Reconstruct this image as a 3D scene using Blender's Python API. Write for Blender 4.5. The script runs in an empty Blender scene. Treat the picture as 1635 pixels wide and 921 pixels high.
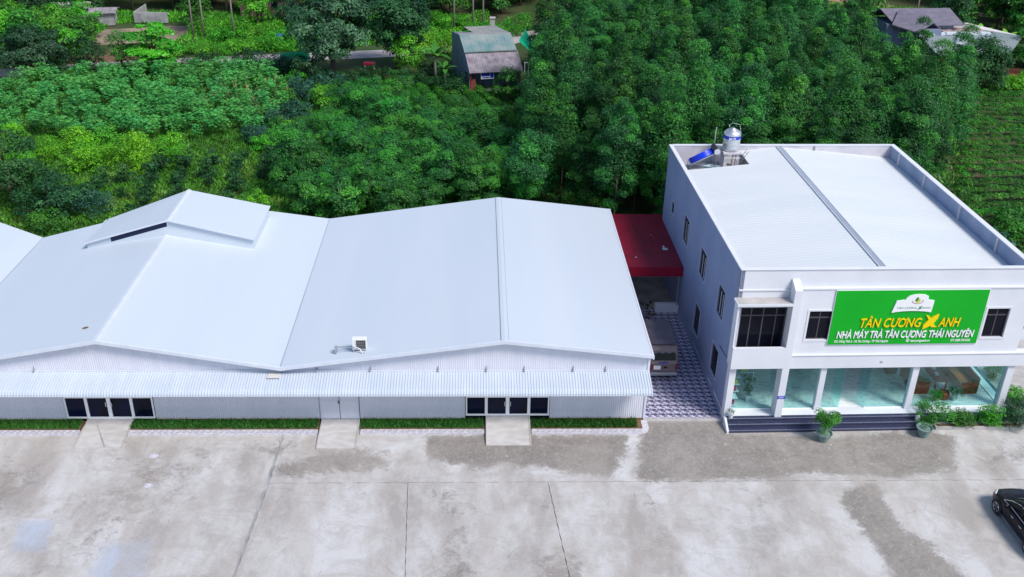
import bpy, bmesh, math, random
import numpy as np
from mathutils import Matrix, Vector
S = bpy.context.scene
R = math.radians
rnd = random.Random(7)
rg = np.random.default_rng(11)

# ------------------------------------------------------------------ camera
CAM_H = 29.0
pitch, roll, yaw = 0.4831421, -0.0206620, 0.0396060
def cam_axes():
    cp, sp = math.cos(pitch), math.sin(pitch)
    f = Vector((0, cp, -sp)); d = Vector((0, -sp, -cp)); x = Vector((1, 0, 0))
    xr = math.cos(roll)*x + math.sin(roll)*d
    dr = -math.sin(roll)*x + math.cos(roll)*d
    q = Matrix.Rotation(-yaw, 3, 'Z')
    return [q @ v for v in (xr, -dr, -f)]
ax = cam_axes()
cam = bpy.data.objects.new('camera', bpy.data.cameras.new('camera'))
S.collection.objects.link(cam)
cam.matrix_world = Matrix(((ax[0].x, ax[1].x, ax[2].x, 0), (ax[0].y, ax[1].y, ax[2].y, 0), (ax[0].z, ax[1].z, ax[2].z, CAM_H), (0, 0, 0, 1)))
cam.data.sensor_width = 36
cam.data.lens = 1572.0/1635*36
cam.data.clip_end = 2000
S.camera = cam

# ------------------------------------------------------------------ light
SUN_DIR = Vector((0.66, -0.60, 1.10)).normalized()      # towards the sun
w = bpy.data.worlds.new('World'); S.world = w; w.use_nodes = True
nt = w.node_tree; nt.nodes.clear()
sky = nt.nodes.new('ShaderNodeTexSky'); sky.sky_type = 'NISHITA'; sky.sun_disc = False
sky.sun_elevation = math.asin(SUN_DIR.z); sky.sun_rotation = math.atan2(SUN_DIR.x, SUN_DIR.y)
sky.air_density = 1.0; sky.dust_density = 1.0; sky.ozone_density = 2.0
bg = nt.nodes.new('ShaderNodeBackground'); bg.inputs['Strength'].default_value = 0.125
out = nt.nodes.new('ShaderNodeOutputWorld')
nt.links.new(sky.outputs[0], bg.inputs[0]); nt.links.new(bg.outputs[0], out.inputs[0])
sun = bpy.data.objects.new('sun', bpy.data.lights.new('sun', 'SUN'))
sun.data.energy = 2.9; sun.data.angle = R(18); sun.data.color = (1.0, 0.95, 0.88)
sun.rotation_euler = SUN_DIR.to_track_quat('Z', 'Y').to_euler()
sun.location = (30, -20, 80)
S.collection.objects.link(sun)
S.view_settings.view_transform = 'Standard'; S.view_settings.look = 'None'
S.view_settings.exposure = 0.32; S.view_settings.gamma = 1.0
S.render.engine = 'CYCLES'
S.cycles.max_bounces = 6; S.cycles.diffuse_bounces = 3; S.cycles.transparent_max_bounces = 8

# ------------------------------------------------------------------ helpers
col = S.collection
def tag(o, label=None, cat=None, group=None, kind=None):
    if label: o['label'] = label
    if cat: o['category'] = cat
    if group: o['group'] = group
    if kind: o['kind'] = kind
    return o
def empty(name, loc=(0, 0, 0), rz=0, **k):
    o = bpy.data.objects.new(name, None); col.objects.link(o)
    o.location = loc; o.rotation_euler = (0, 0, rz); o.empty_display_size = .3
    return tag(o, **k)
def copy_tree(o, parent=None):
    c = o.copy(); col.objects.link(c)
    if parent: c.parent = parent
    for ch in list(o.children): copy_tree(ch, c)
    return c
def clear_tree_copy(o, loc, rz=0, sc=1.0, **k):
    c = copy_tree(o); c.location = loc; c.rotation_euler = (0, 0, rz); c.scale = (sc, sc, sc) if not hasattr(sc, '__len__') else sc
    return tag(c, **k)

def mat(name, color, rough=.7, color2=None, scale=3.0, bump=0.0, bscale=20.0, metal=0.0, spec=.3, detail=5, lo=.35, hi=.65, stretch=None, objvar=0.0, coat=0):
    m = bpy.data.materials.new(name); m.use_nodes = True
    n = m.node_tree.nodes; l = m.node_tree.links
    b = n['Principled BSDF']
    b.inputs['Roughness'].default_value = rough; b.inputs['Metallic'].default_value = metal
    b.inputs['Specular IOR Level'].default_value = spec
    b.inputs['Coat Weight'].default_value = coat
    b.inputs['Base Color'].default_value = (*color, 1)
    tc = n.new('ShaderNodeTexCoord'); src = tc.outputs['Object']
    if stretch:
        mp = n.new('ShaderNodeMapping'); mp.inputs['Scale'].default_value = stretch
        l.new(src, mp.inputs[0]); src = mp.outputs[0]
    last = None
    if color2 is not None:
        t = n.new('ShaderNodeTexNoise'); t.inputs['Scale'].default_value = scale; t.inputs['Detail'].default_value = detail
        l.new(src, t.inputs['Vector'])
        r = n.new('ShaderNodeValToRGB'); r.color_ramp.elements[0].position = lo; r.color_ramp.elements[1].position = hi
        r.color_ramp.elements[0].color = (*color, 1); r.color_ramp.elements[1].color = (*color2, 1)
        l.new(t.outputs['Fac'], r.inputs[0]); last = r.outputs[0]
    if objvar:
        oi = n.new('ShaderNodeObjectInfo'); h = n.new('ShaderNodeHueSaturation')
        mr = n.new('ShaderNodeMapRange'); mr.inputs[3].default_value = 1-objvar; mr.inputs[4].default_value = 1+objvar
        l.new(oi.outputs['Random'], mr.inputs[0]); l.new(mr.outputs[0], h.inputs['Value'])
        if last: l.new(last, h.inputs['Color'])
        else: h.inputs['Color'].default_value = (*color, 1)
        last = h.outputs[0]
    if last: l.new(last, b.inputs['Base Color'])
    if bump:
        t2 = n.new('ShaderNodeTexNoise'); t2.inputs['Scale'].default_value = bscale; t2.inputs['Detail'].default_value = 4
        l.new(src, t2.inputs['Vector'])
        bp = n.new('ShaderNodeBump'); bp.inputs['Strength'].default_value = bump; bp.inputs['Distance'].default_value = .02
        l.new(t2.outputs['Fac'], bp.inputs['Height']); l.new(bp.outputs[0], b.inputs['Normal'])
    return m

def leafmat(name, c1, c2, c3=None, trans=.3, rough=.5, spec=.35, var=.18):
    """leaf colours spread by the per-leaf 'tint' attribute and the individual plant"""
    m = bpy.data.materials.new(name); m.use_nodes = True
    n = m.node_tree.nodes; l = m.node_tree.links
    b = n['Principled BSDF']; b.inputs['Roughness'].default_value = rough; b.inputs['Specular IOR Level'].default_value = spec
    a = n.new('ShaderNodeAttribute'); a.attribute_name = 'tint'
    r = n.new('ShaderNodeValToRGB'); e = r.color_ramp.elements
    e[0].position = .1; e[0].color = (*c1, 1); e[1].position = .62; e[1].color = (*c2, 1)
    if c3: x = e.new(.97); x.color = (*c3, 1)
    l.new(a.outputs['Fac'], r.inputs[0])
    oi = n.new('ShaderNodeObjectInfo'); h = n.new('ShaderNodeHueSaturation')
    mr = n.new('ShaderNodeMapRange'); mr.inputs[3].default_value = 1-var; mr.inputs[4].default_value = 1+var*1.3
    l.new(oi.outputs['Random'], mr.inputs[0]); l.new(mr.outputs[0], h.inputs['Value'])
    mh = n.new('ShaderNodeMath'); mh.operation = 'MULTIPLY'; mh.inputs[1].default_value = 7.31
    fr = n.new('ShaderNodeMath'); fr.operation = 'FRACT'
    mr2 = n.new('ShaderNodeMapRange'); mr2.inputs[3].default_value = .485; mr2.inputs[4].default_value = .512
    l.new(oi.outputs['Random'], mh.inputs[0]); l.new(mh.outputs[0], fr.inputs[0]); l.new(fr.outputs[0], mr2.inputs[0]); l.new(mr2.outputs[0], h.inputs['Hue'])
    l.new(r.outputs[0], h.inputs['Color']); l.new(h.outputs[0], b.inputs['Base Color'])
    t = n.new('ShaderNodeBsdfTranslucent'); l.new(h.outputs[0], t.inputs[0])
    mx = n.new('ShaderNodeMixShader'); mx.inputs[0].default_value = trans
    l.new(b.outputs[0], mx.inputs[1]); l.new(t.outputs[0], mx.inputs[2]); l.new(mx.outputs[0], n['Material Output'].inputs[0])
    return m

class MB:
    def __init__(s): s.v = []; s.f = []; s.m = []; s.cur = 0
    def add(s, vs, fs, xf=None):
        k = len(s.v)
        for v in vs: s.v.append(tuple(xf @ Vector(v)) if xf else tuple(v))
        for f in fs: s.f.append(tuple(k+i for i in f)); s.m.append(s.cur)
        return s
    def box(s, x0, x1, y0, y1, z0, z1, xf=None):
        if x0 > x1: x0, x1 = x1, x0
        if y0 > y1: y0, y1 = y1, y0
        if z0 > z1: z0, z1 = z1, z0
        return s.add([(x0,y0,z0),(x1,y0,z0),(x1,y1,z0),(x0,y1,z0),(x0,y0,z1),(x1,y0,z1),(x1,y1,z1),(x0,y1,z1)],
              [(0,3,2,1),(4,5,6,7),(0,1,5,4),(1,2,6,5),(2,3,7,6),(3,0,4,7)], xf)
    def quad(s, a, b, c, d): return s.add([a, b, c, d], [(0,1,2,3)])
    def slab(s, pts, th):
        """a sheet through the 3-D points (counter-clockwise from above), th thick downwards"""
        n = len(pts); lo = [(p[0], p[1], p[2]-th) for p in pts]
        fs = [tuple(range(n)), tuple(reversed(range(n, 2*n)))]
        for i in range(n): j = (i+1) % n; fs.append((i, n+i, n+j, j))
        return s.add(list(pts)+lo, fs)
    def prism(s, poly, a, b, axis='y'):
        """poly in (x,z) extruded along y (or (y,z) along x, or (x,y) along z) between a and b"""
        n = len(poly)
        def P(p, t): return (p[0], t, p[1]) if axis == 'y' else ((t, p[0], p[1]) if axis == 'x' else (p[0], p[1], t))
        vs = [P(p, a) for p in poly] + [P(p, b) for p in poly]
        fs = [tuple(range(n)), tuple(reversed(range(n, 2*n)))]
        for i in range(n): j = (i+1) % n; fs.append((i, n+i, n+j, j))
        return s.add(vs, fs)
    def tube(s, pts, rad, seg=8, caps=True):
        if not hasattr(rad, '__len__'): rad = [rad]*len(pts)
        pts = [Vector(p) for p in pts]; k = len(s.v); ref = Vector((0, 0, 1))
        for i, p in enumerate(pts):
            d = (pts[min(i+1, len(pts)-1)] - pts[max(i-1, 0)]).normalized()
            r = ref if abs(d.dot(ref)) < .95 else Vector((1, 0, 0))
            u = d.cross(r).normalized(); v = d.cross(u)
            for j in range(seg):
                a = 2*math.pi*j/seg; q = p + (u*math.cos(a) + v*math.sin(a))*rad[i]; s.v.append(tuple(q))
        for i in range(len(pts)-1):
            for j in range(seg):
                j2 = (j+1) % seg; s.f.append((k+i*seg+j, k+i*seg+j2, k+(i+1)*seg+j2, k+(i+1)*seg+j)); s.m.append(s.cur)
        if caps:
            s.f.append(tuple(k+j for j in reversed(range(seg)))); s.m.append(s.cur)
            s.f.append(tuple(k+(len(pts)-1)*seg+j for j in range(seg))); s.m.append(s.cur)
        return s
    def lathe(s, prof, c=(0, 0, 0), seg=20):
        k = len(s.v)
        for r, z in prof:
            for j in range(seg):
                a = 2*math.pi*j/seg; s.v.append((c[0]+r*math.cos(a), c[1]+r*math.sin(a), c[2]+z))
        for i in range(len(prof)-1):
            for j in range(seg):
                j2 = (j+1) % seg; s.f.append((k+i*seg+j, k+i*seg+j2, k+(i+1)*seg+j2, k+(i+1)*seg+j)); s.m.append(s.cur)
        return s
    def build(s, name, m, parent=None, smooth=False, bevel=0, fixn=True, **k):
        me = bpy.data.meshes.new(name); me.from_pydata(s.v, [], s.f)
        ms = m if isinstance(m, (list, tuple)) else [m]
        for x in ms: me.materials.append(x)
        if len(ms) > 1: me.polygons.foreach_set('material_index', s.m)
        if fixn:
            bm = bmesh.new(); bm.from_mesh(me); bmesh.ops.recalc_face_normals(bm, faces=bm.faces); bm.to_mesh(me); bm.free()
        if smooth: me.polygons.foreach_set('use_smooth', [True]*len(me.polygons))
        me.update()
        o = bpy.data.objects.new(name, me); col.objects.link(o)
        if parent: o.parent = parent
        if bevel:
            b = o.modifiers.new('bevel', 'BEVEL'); b.width = bevel; b.segments = 2; b.limit_method = 'ANGLE'
        return tag(o, **k)
def npmesh(name, V, F, m, parent=None, attrs=None, smooth=False, **k):
    me = bpy.data.meshes.new(name); V = np.asarray(V, np.float32); F = np.asarray(F, np.int32)
    me.vertices.add(len(V)); me.vertices.foreach_set('co', V.ravel())
    q = F.shape[1]
    me.loops.add(F.size); me.loops.foreach_set('vertex_index', F.ravel())
    me.polygons.add(len(F)); me.polygons.foreach_set('loop_start', np.arange(0, F.size, q, dtype=np.int32))
    me.polygons.foreach_set('loop_total', np.full(len(F), q, np.int32))
    if smooth: me.polygons.foreach_set('use_smooth', np.ones(len(F), bool))
    for an, av in (attrs or {}).items():
        a = me.attributes.new(an, 'FLOAT', 'POINT'); a.data.foreach_set('value', np.asarray(av, np.float32))
    me.update(calc_edges=True); me.validate()
    if not smooth: me.shade_flat()
    me.materials.append(m)
    o = bpy.data.objects.new(name, me); col.objects.link(o)
    if parent: o.parent = parent
    return tag(o, **k)
FONT_CACHE = {}
def text(name, s, size, m, parent, loc, rot=(R(90), 0, 0), width=None, shear=0, bold=0, depth=.01, align='CENTER', heavy=0, **k):
    def raw(body):
        c = bpy.data.curves.new('t', 'FONT'); c.body = body; c.size = size; c.shear = shear; t = bpy.data.objects.new('t', c); col.objects.link(t)
        m2 = bpy.data.meshes.new_from_object(t.evaluated_get(bpy.context.evaluated_depsgraph_get())); bpy.data.objects.remove(t); x = [v.co.x for v in m2.vertices]; return max(x)
    plain = s.replace('Ư', 'U').replace('Ơ', 'O'); horns = [(raw(plain[:i+1]), s[i]) for i, ch in enumerate(s) if ch in 'ƯƠ']; s = plain
    full = raw(plain) if horns else 0
    c = bpy.data.curves.new('t', 'FONT'); c.body = s; c.size = size; c.align_x = align; c.align_y = 'BOTTOM_BASELINE'
    c.shear = shear; c.offset = bold; c.extrude = depth; c.resolution_u = 3
    t = bpy.data.objects.new('t', c); col.objects.link(t)
    dg = bpy.context.evaluated_depsgraph_get()
    me = bpy.data.meshes.new_from_object(t.evaluated_get(dg))
    bpy.data.objects.remove(t); bpy.data.curves.remove(c)
    if horns:       # the hooks of the Vietnamese vowels
        x1 = max(v.co.x for v in me.vertices); h_ = size*.727; bm = bmesh.new(); bm.from_mesh(me)
        for hx, ch in horns:
            x = hx-full+x1-(0 if ch == 'Ơ' else .01*size); y = h_*(.86 if ch == 'Ơ' else .84); q = size*.075
            P_ = [(x-q*.9, y-q*.1), (x+q*.5, y+q*.1), (x+q*.6, y+q*1.9), (x+q*1.7, y+q*1.9), (x+q*1.6, y-q*.2), (x+q*.6, y-q*1.1), (x-q*.6, y-q*1.2)]
            vs = [bm.verts.new((a, b_, depth)) for a, b_ in P_]; bm.faces.new(vs)
        bm.to_mesh(me); bm.free()
    if heavy:       # stroke weight: overlaid copies a hair apart
        bm = bmesh.new(); bm.from_mesh(me); src = list(bm.verts)+list(bm.edges)+list(bm.faces)
        for i, (dx, dy) in enumerate(((-1, 0), (1, 0), (0, .6), (0, -.6))):
            g = bmesh.ops.duplicate(bm, geom=src); vs = [e for e in g['geom'] if isinstance(e, bmesh.types.BMVert)]
            bmesh.ops.translate(bm, verts=vs, vec=(dx*heavy, dy*heavy, .0015*(i+1)))
        bm.to_mesh(me); bm.free()
    me.materials.clear(); me.materials.append(m)
    o = bpy.data.objects.new(name, me); col.objects.link(o); o.parent = parent
    o.location = loc; o.rotation_euler = rot
    if width:
        xs = [v.co.x for v in me.vertices]; wd = max(xs)-min(xs)
        if wd > 0: o.scale = (width/wd, 1, 1)
    return tag(o, **k)

# ------------------------------------------------------------------ materials
M = {}
M['roof'] = mat('roof_sheet_white', (.57, .625, .69), .45, (.53, .59, .665), .35, spec=.35, stretch=(1, .12, 1), lo=.3, hi=.7)
M['roof2'] = mat('office_roof_sheet', (.66, .69, .71), .5, (.62, .66, .69), .4, spec=.3, stretch=(.3, 1.4, 1))
M['trim'] = mat('white_trim', (.64, .68, .76), .45, (.58, .63, .72), 2)
M['wall'] = mat('cladding_white', (.68, .69, .77), .5, (.64, .65, .73), .8, stretch=(3, 1, .3))
M['awn'] = mat('awning_sheet', (.54, .59, .67), .45, (.49, .55, .64), .9, spec=.4, stretch=(3, .4, 1))
M['plaster'] = mat('white_plaster', (.70, .715, .77), .8, (.65, .67, .73), .7, bump=.1, bscale=12)
M['sidewall'] = mat('side_wall_shade_tone', (.24, .29, .46), .85, (.205, .25, .41), .55, bump=.15, bscale=10, lo=.3, hi=.7)  # blue shade of the side facing away from the sun, put into the colour
M['parapet_in'] = mat('parapet_inner_shaded', (.34, .40, .54), .9, (.25, .31, .46), .9, bump=.2, bscale=6, stretch=(1, 1, .25))  # streaky render; its dark blue is the inner face's shade painted in
M['parapet_back'] = mat('parapet_back_render', (.62, .60, .64), .9, (.48, .46, .52), .8, bump=.2)
M['concrete'] = mat('plain_concrete', (.50, .48, .47), .9, (.40, .38, .37), 1.5, bump=.3, bscale=25)
M['oldconc'] = mat('old_concrete', (.42, .42, .43), .9, (.26, .26, .27), 1.2, bump=.3)
M['ramp'] = mat('ramp_concrete', (.56, .54, .53), .85, (.46, .44, .43), 1.6, bump=.35, bscale=30, stretch=(1, 2.5, 1))
M['kerb'] = mat('kerb_paver', (.62, .60, .66), .7, (.50, .49, .56), 6, lo=.45, hi=.55)
M['dark'] = mat('dark_opening', (.012, .014, .022), .35)
M['slot'] = mat('vent_slot_shade', (.012, .02, .07), .5)
M['soil'] = mat('brown_soil', (.20, .12, .07), .95, (.11, .07, .04), 3, bump=.5)
M['granose'] = mat('granite_nosing', (.10, .11, .17), .3, (.22, .23, .32), 28)
M['granite'] = mat('granite_dark', (.022, .026, .065), .3, (.12, .13, .20), 28, lo=.5, hi=.75, spec=.5)
M['signgreen'] = mat('sign_green', (.0, .40, .015), .5, (.0, .36, .015), .5)
M['yellow'] = mat('letter_yellow', (.85, .62, .0), .4)
M['lwhite'] = mat('letter_white', (.82, .82, .86), .5)
M['lgreen'] = mat('letter_green', (.02, .22, .10), .5)
M['olive'] = mat('emblem_yellow_green', (.55, .60, .05), .5)
M['red'] = mat('red_sheet', (.27, .005, .028), .5, (.18, .004, .020), .7, spec=.4, bump=.1, bscale=3)
M['redv'] = mat('red_valance', (.30, .006, .032), .45, (.24, .005, .028), 1)
M['metal'] = mat('grey_metal', (.45, .46, .48), .35, metal=.6)
M['steel'] = mat('stainless_steel', (.70, .72, .76), .38, metal=.85)
M['gutter'] = mat('ridge_flashing', (.34, .37, .43), .4, (.44, .47, .54), 1.2, metal=.2, stretch=(1, .2, 1))
M['winframe'] = mat('window_frame_dark', (.075, .068, .085), .5)
M['winlight'] = mat('window_surround', (.50, .54, .66), .7)
M['doorframe'] = mat('door_frame_white', (.86, .87, .88), .4)
M['acwhite'] = mat('ac_casing', (.76, .77, .78), .4)
M['black'] = mat('black_plastic', (.02, .02, .022), .4)
M['van'] = mat('van_paint', (.15, .11, .115), .4, (.20, .155, .155), 1.6, spec=.5)
M['vanroof'] = mat('van_roof_dusty', (.13, .115, .145), .65, (.24, .20, .22), 1.1, lo=.5, hi=.8)
M['wood'] = mat('red_brown_wood', (.46, .045, .028), .5, (.30, .03, .02), 4, stretch=(1, 5, 1))
M['cushion'] = mat('orange_cushion', (.42, .16, .06), .8)
M['tin'] = mat('tin_wall_blue', (.22, .27, .38), .6, (.16, .20, .30), 1, stretch=(3, 3, .3))
M['tinroof'] = mat('tin_roof_green', (.13, .24, .25), .5, (.28, .32, .31), .6)
M['fibro'] = mat('fibre_cement_roof', (.36, .32, .36), .9, (.20, .17, .20), 1.6, bump=.4)
M['greyroof'] = mat('grey_roof', (.24, .25, .25), .8, (.33, .32, .31), .5)
M['tile_roof'] = mat('purple_grey_tiles', (.135, .125, .17), .7, (.18, .165, .215), 1.2, stretch=(1, 1, 3))
M['bigroof'] = mat('green_grey_roof', (.21, .26, .27), .6, (.27, .31, .31), .35)
M['rust'] = mat('rusty_roof', (.40, .38, .38), .8, (.22, .11, .08), .8, lo=.48, hi=.62)
M['tarp'] = mat('green_tarp', (.0, .36, .20), .5, (.0, .28, .15), 1)
M['bark'] = mat('bark', (.16, .12, .09), .95, (.09, .07, .05), 5, bump=.6, bscale=15)
M['palebark'] = mat('pale_bark', (.36, .33, .27), .9, (.22, .19, .15), 4, bump=.4, stretch=(1, 1, 4))
M['brick'] = mat('red_brick', (.34, .12, .08), .9, (.25, .08, .06), 3)
M['potwhite'] = mat('pot_white', (.72, .74, .74), .4)
M['potgreen'] = mat('pot_glazed_green', (.12, .20, .18), .3, (.25, .33, .32), 3)
M['blue'] = mat('blue_sign', (.02, .05, .48), .4)
M['bluecol'] = mat('collector_blue', (.0, .03, .62), .25, (.01, .05, .75), 5, stretch=(1, 12, 1), spec=.6)
M['dust'] = mat('dusty_white', (.65, .62, .60), .9)
M['tileD'] = mat('tile_dark', (.085, .08, .15), .35, objvar=.12)
M['tileG'] = mat('tile_grey', (.24, .23, .34), .35, objvar=.12)
M['tileW'] = mat('tile_white', (.52, .50, .60), .35, objvar=.12)
M['road'] = mat('road_concrete', (.44, .40, .40), .9, (.34, .31, .31), 1, bump=.2)
M['carpaint'] = mat('car_paint_black', (.004, .004, .012), .22, spec=.22)
M['chrome'] = mat('chrome', (.75, .75, .78), .15, metal=1)
M['glassdark'] = mat('car_glass', (.006, .008, .010), .12, spec=.18)
M['rubber'] = mat('rubber', (.018, .018, .02), .8)
M['lamp'] = mat('headlamp_lens', (.62, .66, .70), .1, spec=.7)
M['pink'] = mat('packaging_red', (.50, .03, .08), .5)
M['marble'] = mat('marble_floor_tiles', (.86, .88, .88), .2, (.36, .40, .42), 3.4, lo=.52, hi=.78, stretch=(1, 2.8, 1), detail=9, spec=.5)

def glassmat(name, tint, rough=.03, mixf=.12):
    m = bpy.data.materials.new(name); m.use_nodes = True
    n = m.node_tree.nodes; l = m.node_tree.links; n.clear()
    t = n.new('ShaderNodeBsdfTransparent'); t.inputs[0].default_value = (*tint, 1)
    g = n.new('ShaderNodeBsdfGlossy'); g.inputs['Roughness'].default_value = rough; g.inputs[0].default_value = (.55, .95, .95, 1)
    lw = n.new('ShaderNodeLayerWeight'); fz = n.new('ShaderNodeMapRange'); fz.inputs[1].default_value = .2; fz.inputs[3].default_value = .05; fz.inputs[4].default_value = .35; l.new(lw.outputs['Facing'], fz.inputs[0])
    mx = n.new('ShaderNodeMixShader'); o = n.new('ShaderNodeOutputMaterial')
    l.new(fz.outputs[0], mx.inputs[0]); l.new(t.outputs[0], mx.inputs[1]); l.new(g.outputs[0], mx.inputs[2]); l.new(mx.outputs[0], o.inputs[0])
    return m
M['teal'] = glassmat('teal_glass', (.85, .985, .975))

# window glass: dark with soft reflection
M['glass'] = mat('window_glass', (.006, .007, .014), .12, spec=.12)
M['doorglass'] = mat('door_glass_dark', (.004, .006, .012), .12, (.006, .010, .04), .8, spec=.12)

# leaf materials
L = {}
L['forest'] = leafmat('leaf_forest', (.016, .085, .028), (.038, .20, .038), (.11, .46, .032), var=.3)
L['grove'] = leafmat('leaf_grove', (.018, .10, .030), (.042, .24, .038), (.10, .50, .035))
L['glossy'] = leafmat('leaf_glossy', (.018, .065, .028), (.045, .14, .055), (.15, .29, .15), spec=.4)
L['bright'] = leafmat('leaf_bright', (.045, .23, .018), (.09, .42, .022), (.18, .58, .04))
L['lime'] = leafmat('leaf_lime', (.07, .29, .012), (.14, .48, .016), (.25, .60, .03))
L['mid'] = leafmat('leaf_mid', (.028, .12, .020), (.055, .25, .028), (.12, .40, .04))
L['cass'] = leafmat('leaf_cassava', (.035, .20, .035), (.070, .38, .075), (.16, .56, .13), spec=.3)
L['tea'] = leafmat('leaf_tea', (.022, .12, .016), (.05, .25, .02), (.10, .40, .03))
L['dark'] = leafmat('leaf_dark', (.014, .055, .022), (.028, .11, .038), (.07, .22, .055), spec=.2)
L['blue'] = leafmat('leaf_blue_green', (.02, .08, .05), (.04, .15, .09), (.07, .22, .11))
L['grass'] = leafmat('grass_blades', (.035, .17, .02), (.075, .36, .03), (.26, .42, .10))
L['lawn'] = leafmat('bed_grass', (.022, .10, .016), (.045, .19, .028), (.09, .29, .045))
L['dry'] = leafmat('dry_stalk', (.28, .20, .10), (.42, .30, .15), (.5, .4, .2))

# ------------------------------------------------------------------ ground
ground_m = mat('ground_earth_grass', (.035, .075, .018), .95, (.10, .085, .045), .16, bump=.6, bscale=3, lo=.42, hi=.72, detail=8)
MB().quad((-400, -60, -.12), (400, -60, -.12), (400, 500, -.12), (-400, 500, -.12)).build('ground', ground_m, kind='structure', fixn=False)

# ---- concrete yard: cast slabs with open joints; 'damp', 'pale' and 'blue' are stain maps in metres
def poly_mask(X, Y, P, soft):
    P = np.array(P); n = len(P); ins = np.zeros(X.shape, bool); dm = np.full(X.shape, 1e9)
    for i in range(n):
        x1, y1 = P[i]; x2, y2 = P[(i+1) % n]
        c = (y1 > Y) != (y2 > Y)
        with np.errstate(divide='ignore', invalid='ignore'):
            xi = (x2-x1)*(Y-y1)/(y2-y1+1e-12)+x1
        ins ^= c & (X < xi)
        dx, dy = x2-x1, y2-y1; t = np.clip(((X-x1)*dx+(Y-y1)*dy)/(dx*dx+dy*dy+1e-9), 0, 1)
        dm = np.minimum(dm, np.hypot(X-x1-t*dx, Y-y1-t*dy))
    d = np.where(ins, dm, -dm)
    return np.clip(.5+d/(soft*1.5)*.5, 0, 1)
DAMP = [(.95, .5, [(8.3,40.9),(12.3,41.0),(12.4,39.6),(18.0,39.3),(22.3,39.8),(23.6,39.3),(22.6,37.0),(20.0,36.4),(15.7,36.8),(12.8,36.3),(8.4,36.2),(7.6,36.3),(8.2,39.3)]),
 (.85, .5, [(-2.2,39.6),(7.4,39.6),(6.9,37.9),(6.2,36.5),(4.1,36.9),(2.9,37.3),(1.1,37.4),(.2,37.2),(-2.1,37.9),(-2.5,39.1)]),
 (.66, .7, [(-7.9,38.7),(-6.1,38.7),(-4.2,38.2),(-4.2,37.2),(-8.9,36.3),(-9.4,37.2),(-7.8,38.2)]),
 (.72, .4, [(17.9,35.9),(18.6,35.8),(18.6,34.1),(18.6,32.7),(19.5,31.7),(20.2,29.2),(17.2,29.2),(17.0,31.3),(16.8,32.5),(16.5,33.9),(16.6,35.0)]),
 (.52, 1.4, [(-26,37.6),(-20.2,37.5),(-19.8,34.9),(-20.3,32.8),(-20.9,28.3),(-26,28)]),
 (.42, 2.2, [(-16.8,38.9),(-10.8,38.9),(-13.4,34.8),(-15.4,31.7),(-17.6,29.9),(-17.6,34.8)]),
 (.50, .9, [(-2.0,35.6),(-.8,35.4),(-.4,32.3),(.3,29.0),(-2.4,29.0),(-1.1,32.7)]),
 (.55, .8, [(2.6,31.1),(4.2,31.5),(4.6,29.0),(2.0,29.0)]),
 (.5, .6, [(7.5,32.6),(8.3,32.8),(8.1,31.6),(7.0,31.1)]),
 (.4, .6, [(7.6,35.2),(8.2,35.2),(8.2,33.6),(7.4,33.8)]),
 (.45, .5, [(2.4,34.6),(3.6,34.7),(3.6,34.0),(2.5,33.9)]),
 (.35, .4, [(-2.6,35.2),(-2.0,35.2),(-2.0,34.6),(-2.6,34.6)]),
 (.4, .5, [(12.6,35.2),(13.1,35.2),(13.2,34.1),(12.6,34.2)]),
 (.55, .9, [(24.3,38.2),(27.9,39.2),(27.4,37.5),(25.9,36.9),(24.1,36.8)]),
 (.42, 1.0, [(-9.8,39.5),(-8.0,39.5),(-8.1,38.2),(-9.7,37.6),(-11.5,38.0)])]
PALE = [(.8, .4, [(-7.9,39.4),(-2.2,39.6),(-2.9,38.6),(-4.8,37.9),(-7.9,38.7)]),
 (.95, .35, [(6.9,39.6),(8.1,39.5),(7.5,37.4),(6.9,36.3),(6.1,36.4),(6.7,37.6)]),
 (.7, .5, [(1.1,36.3),(2.3,37.3),(4.1,37.4),(4.9,36.7),(4.9,36.2)]),
 (.55, 1.8, [(7.9,35.7),(15.2,35.5),(13.0,30.6),(10.0,28),(7.6,29.9),(8.6,32.6)]),
 (.75, .3, [(15.1,36.8),(15.7,37.1),(16.3,36.3),(14.3,36.2)]),
 (.6, .4, [(20.1,38.3),(21.4,37.5),(21.5,36.6),(19.9,37.0)]),
 (.45, 1.5, [(-9.0,35.7),(-5.5,35.7),(-4.5,30),(-9.5,29)]), (.4, 2, [(0,35),(2.8,35),(2.4,31),(0,31)]), (.45, 2, [(-15,38),(-10.3,38),(-10.4,29),(-14,31)])]
BLUE = [(.8, .4, [(-19.6,33.5),(-18.3,33.5),(-18.0,31.8),(-19.2,31.7)]), (.75, .6, [(-15.5,32.0),(-13.8,32.2),(-13.4,30.0),(-15.4,29.5)]), (.35, .5, [(-17.7,32.6),(-16.8,32.6),(-16.8,31.8),(-17.7,31.8)])]
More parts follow.
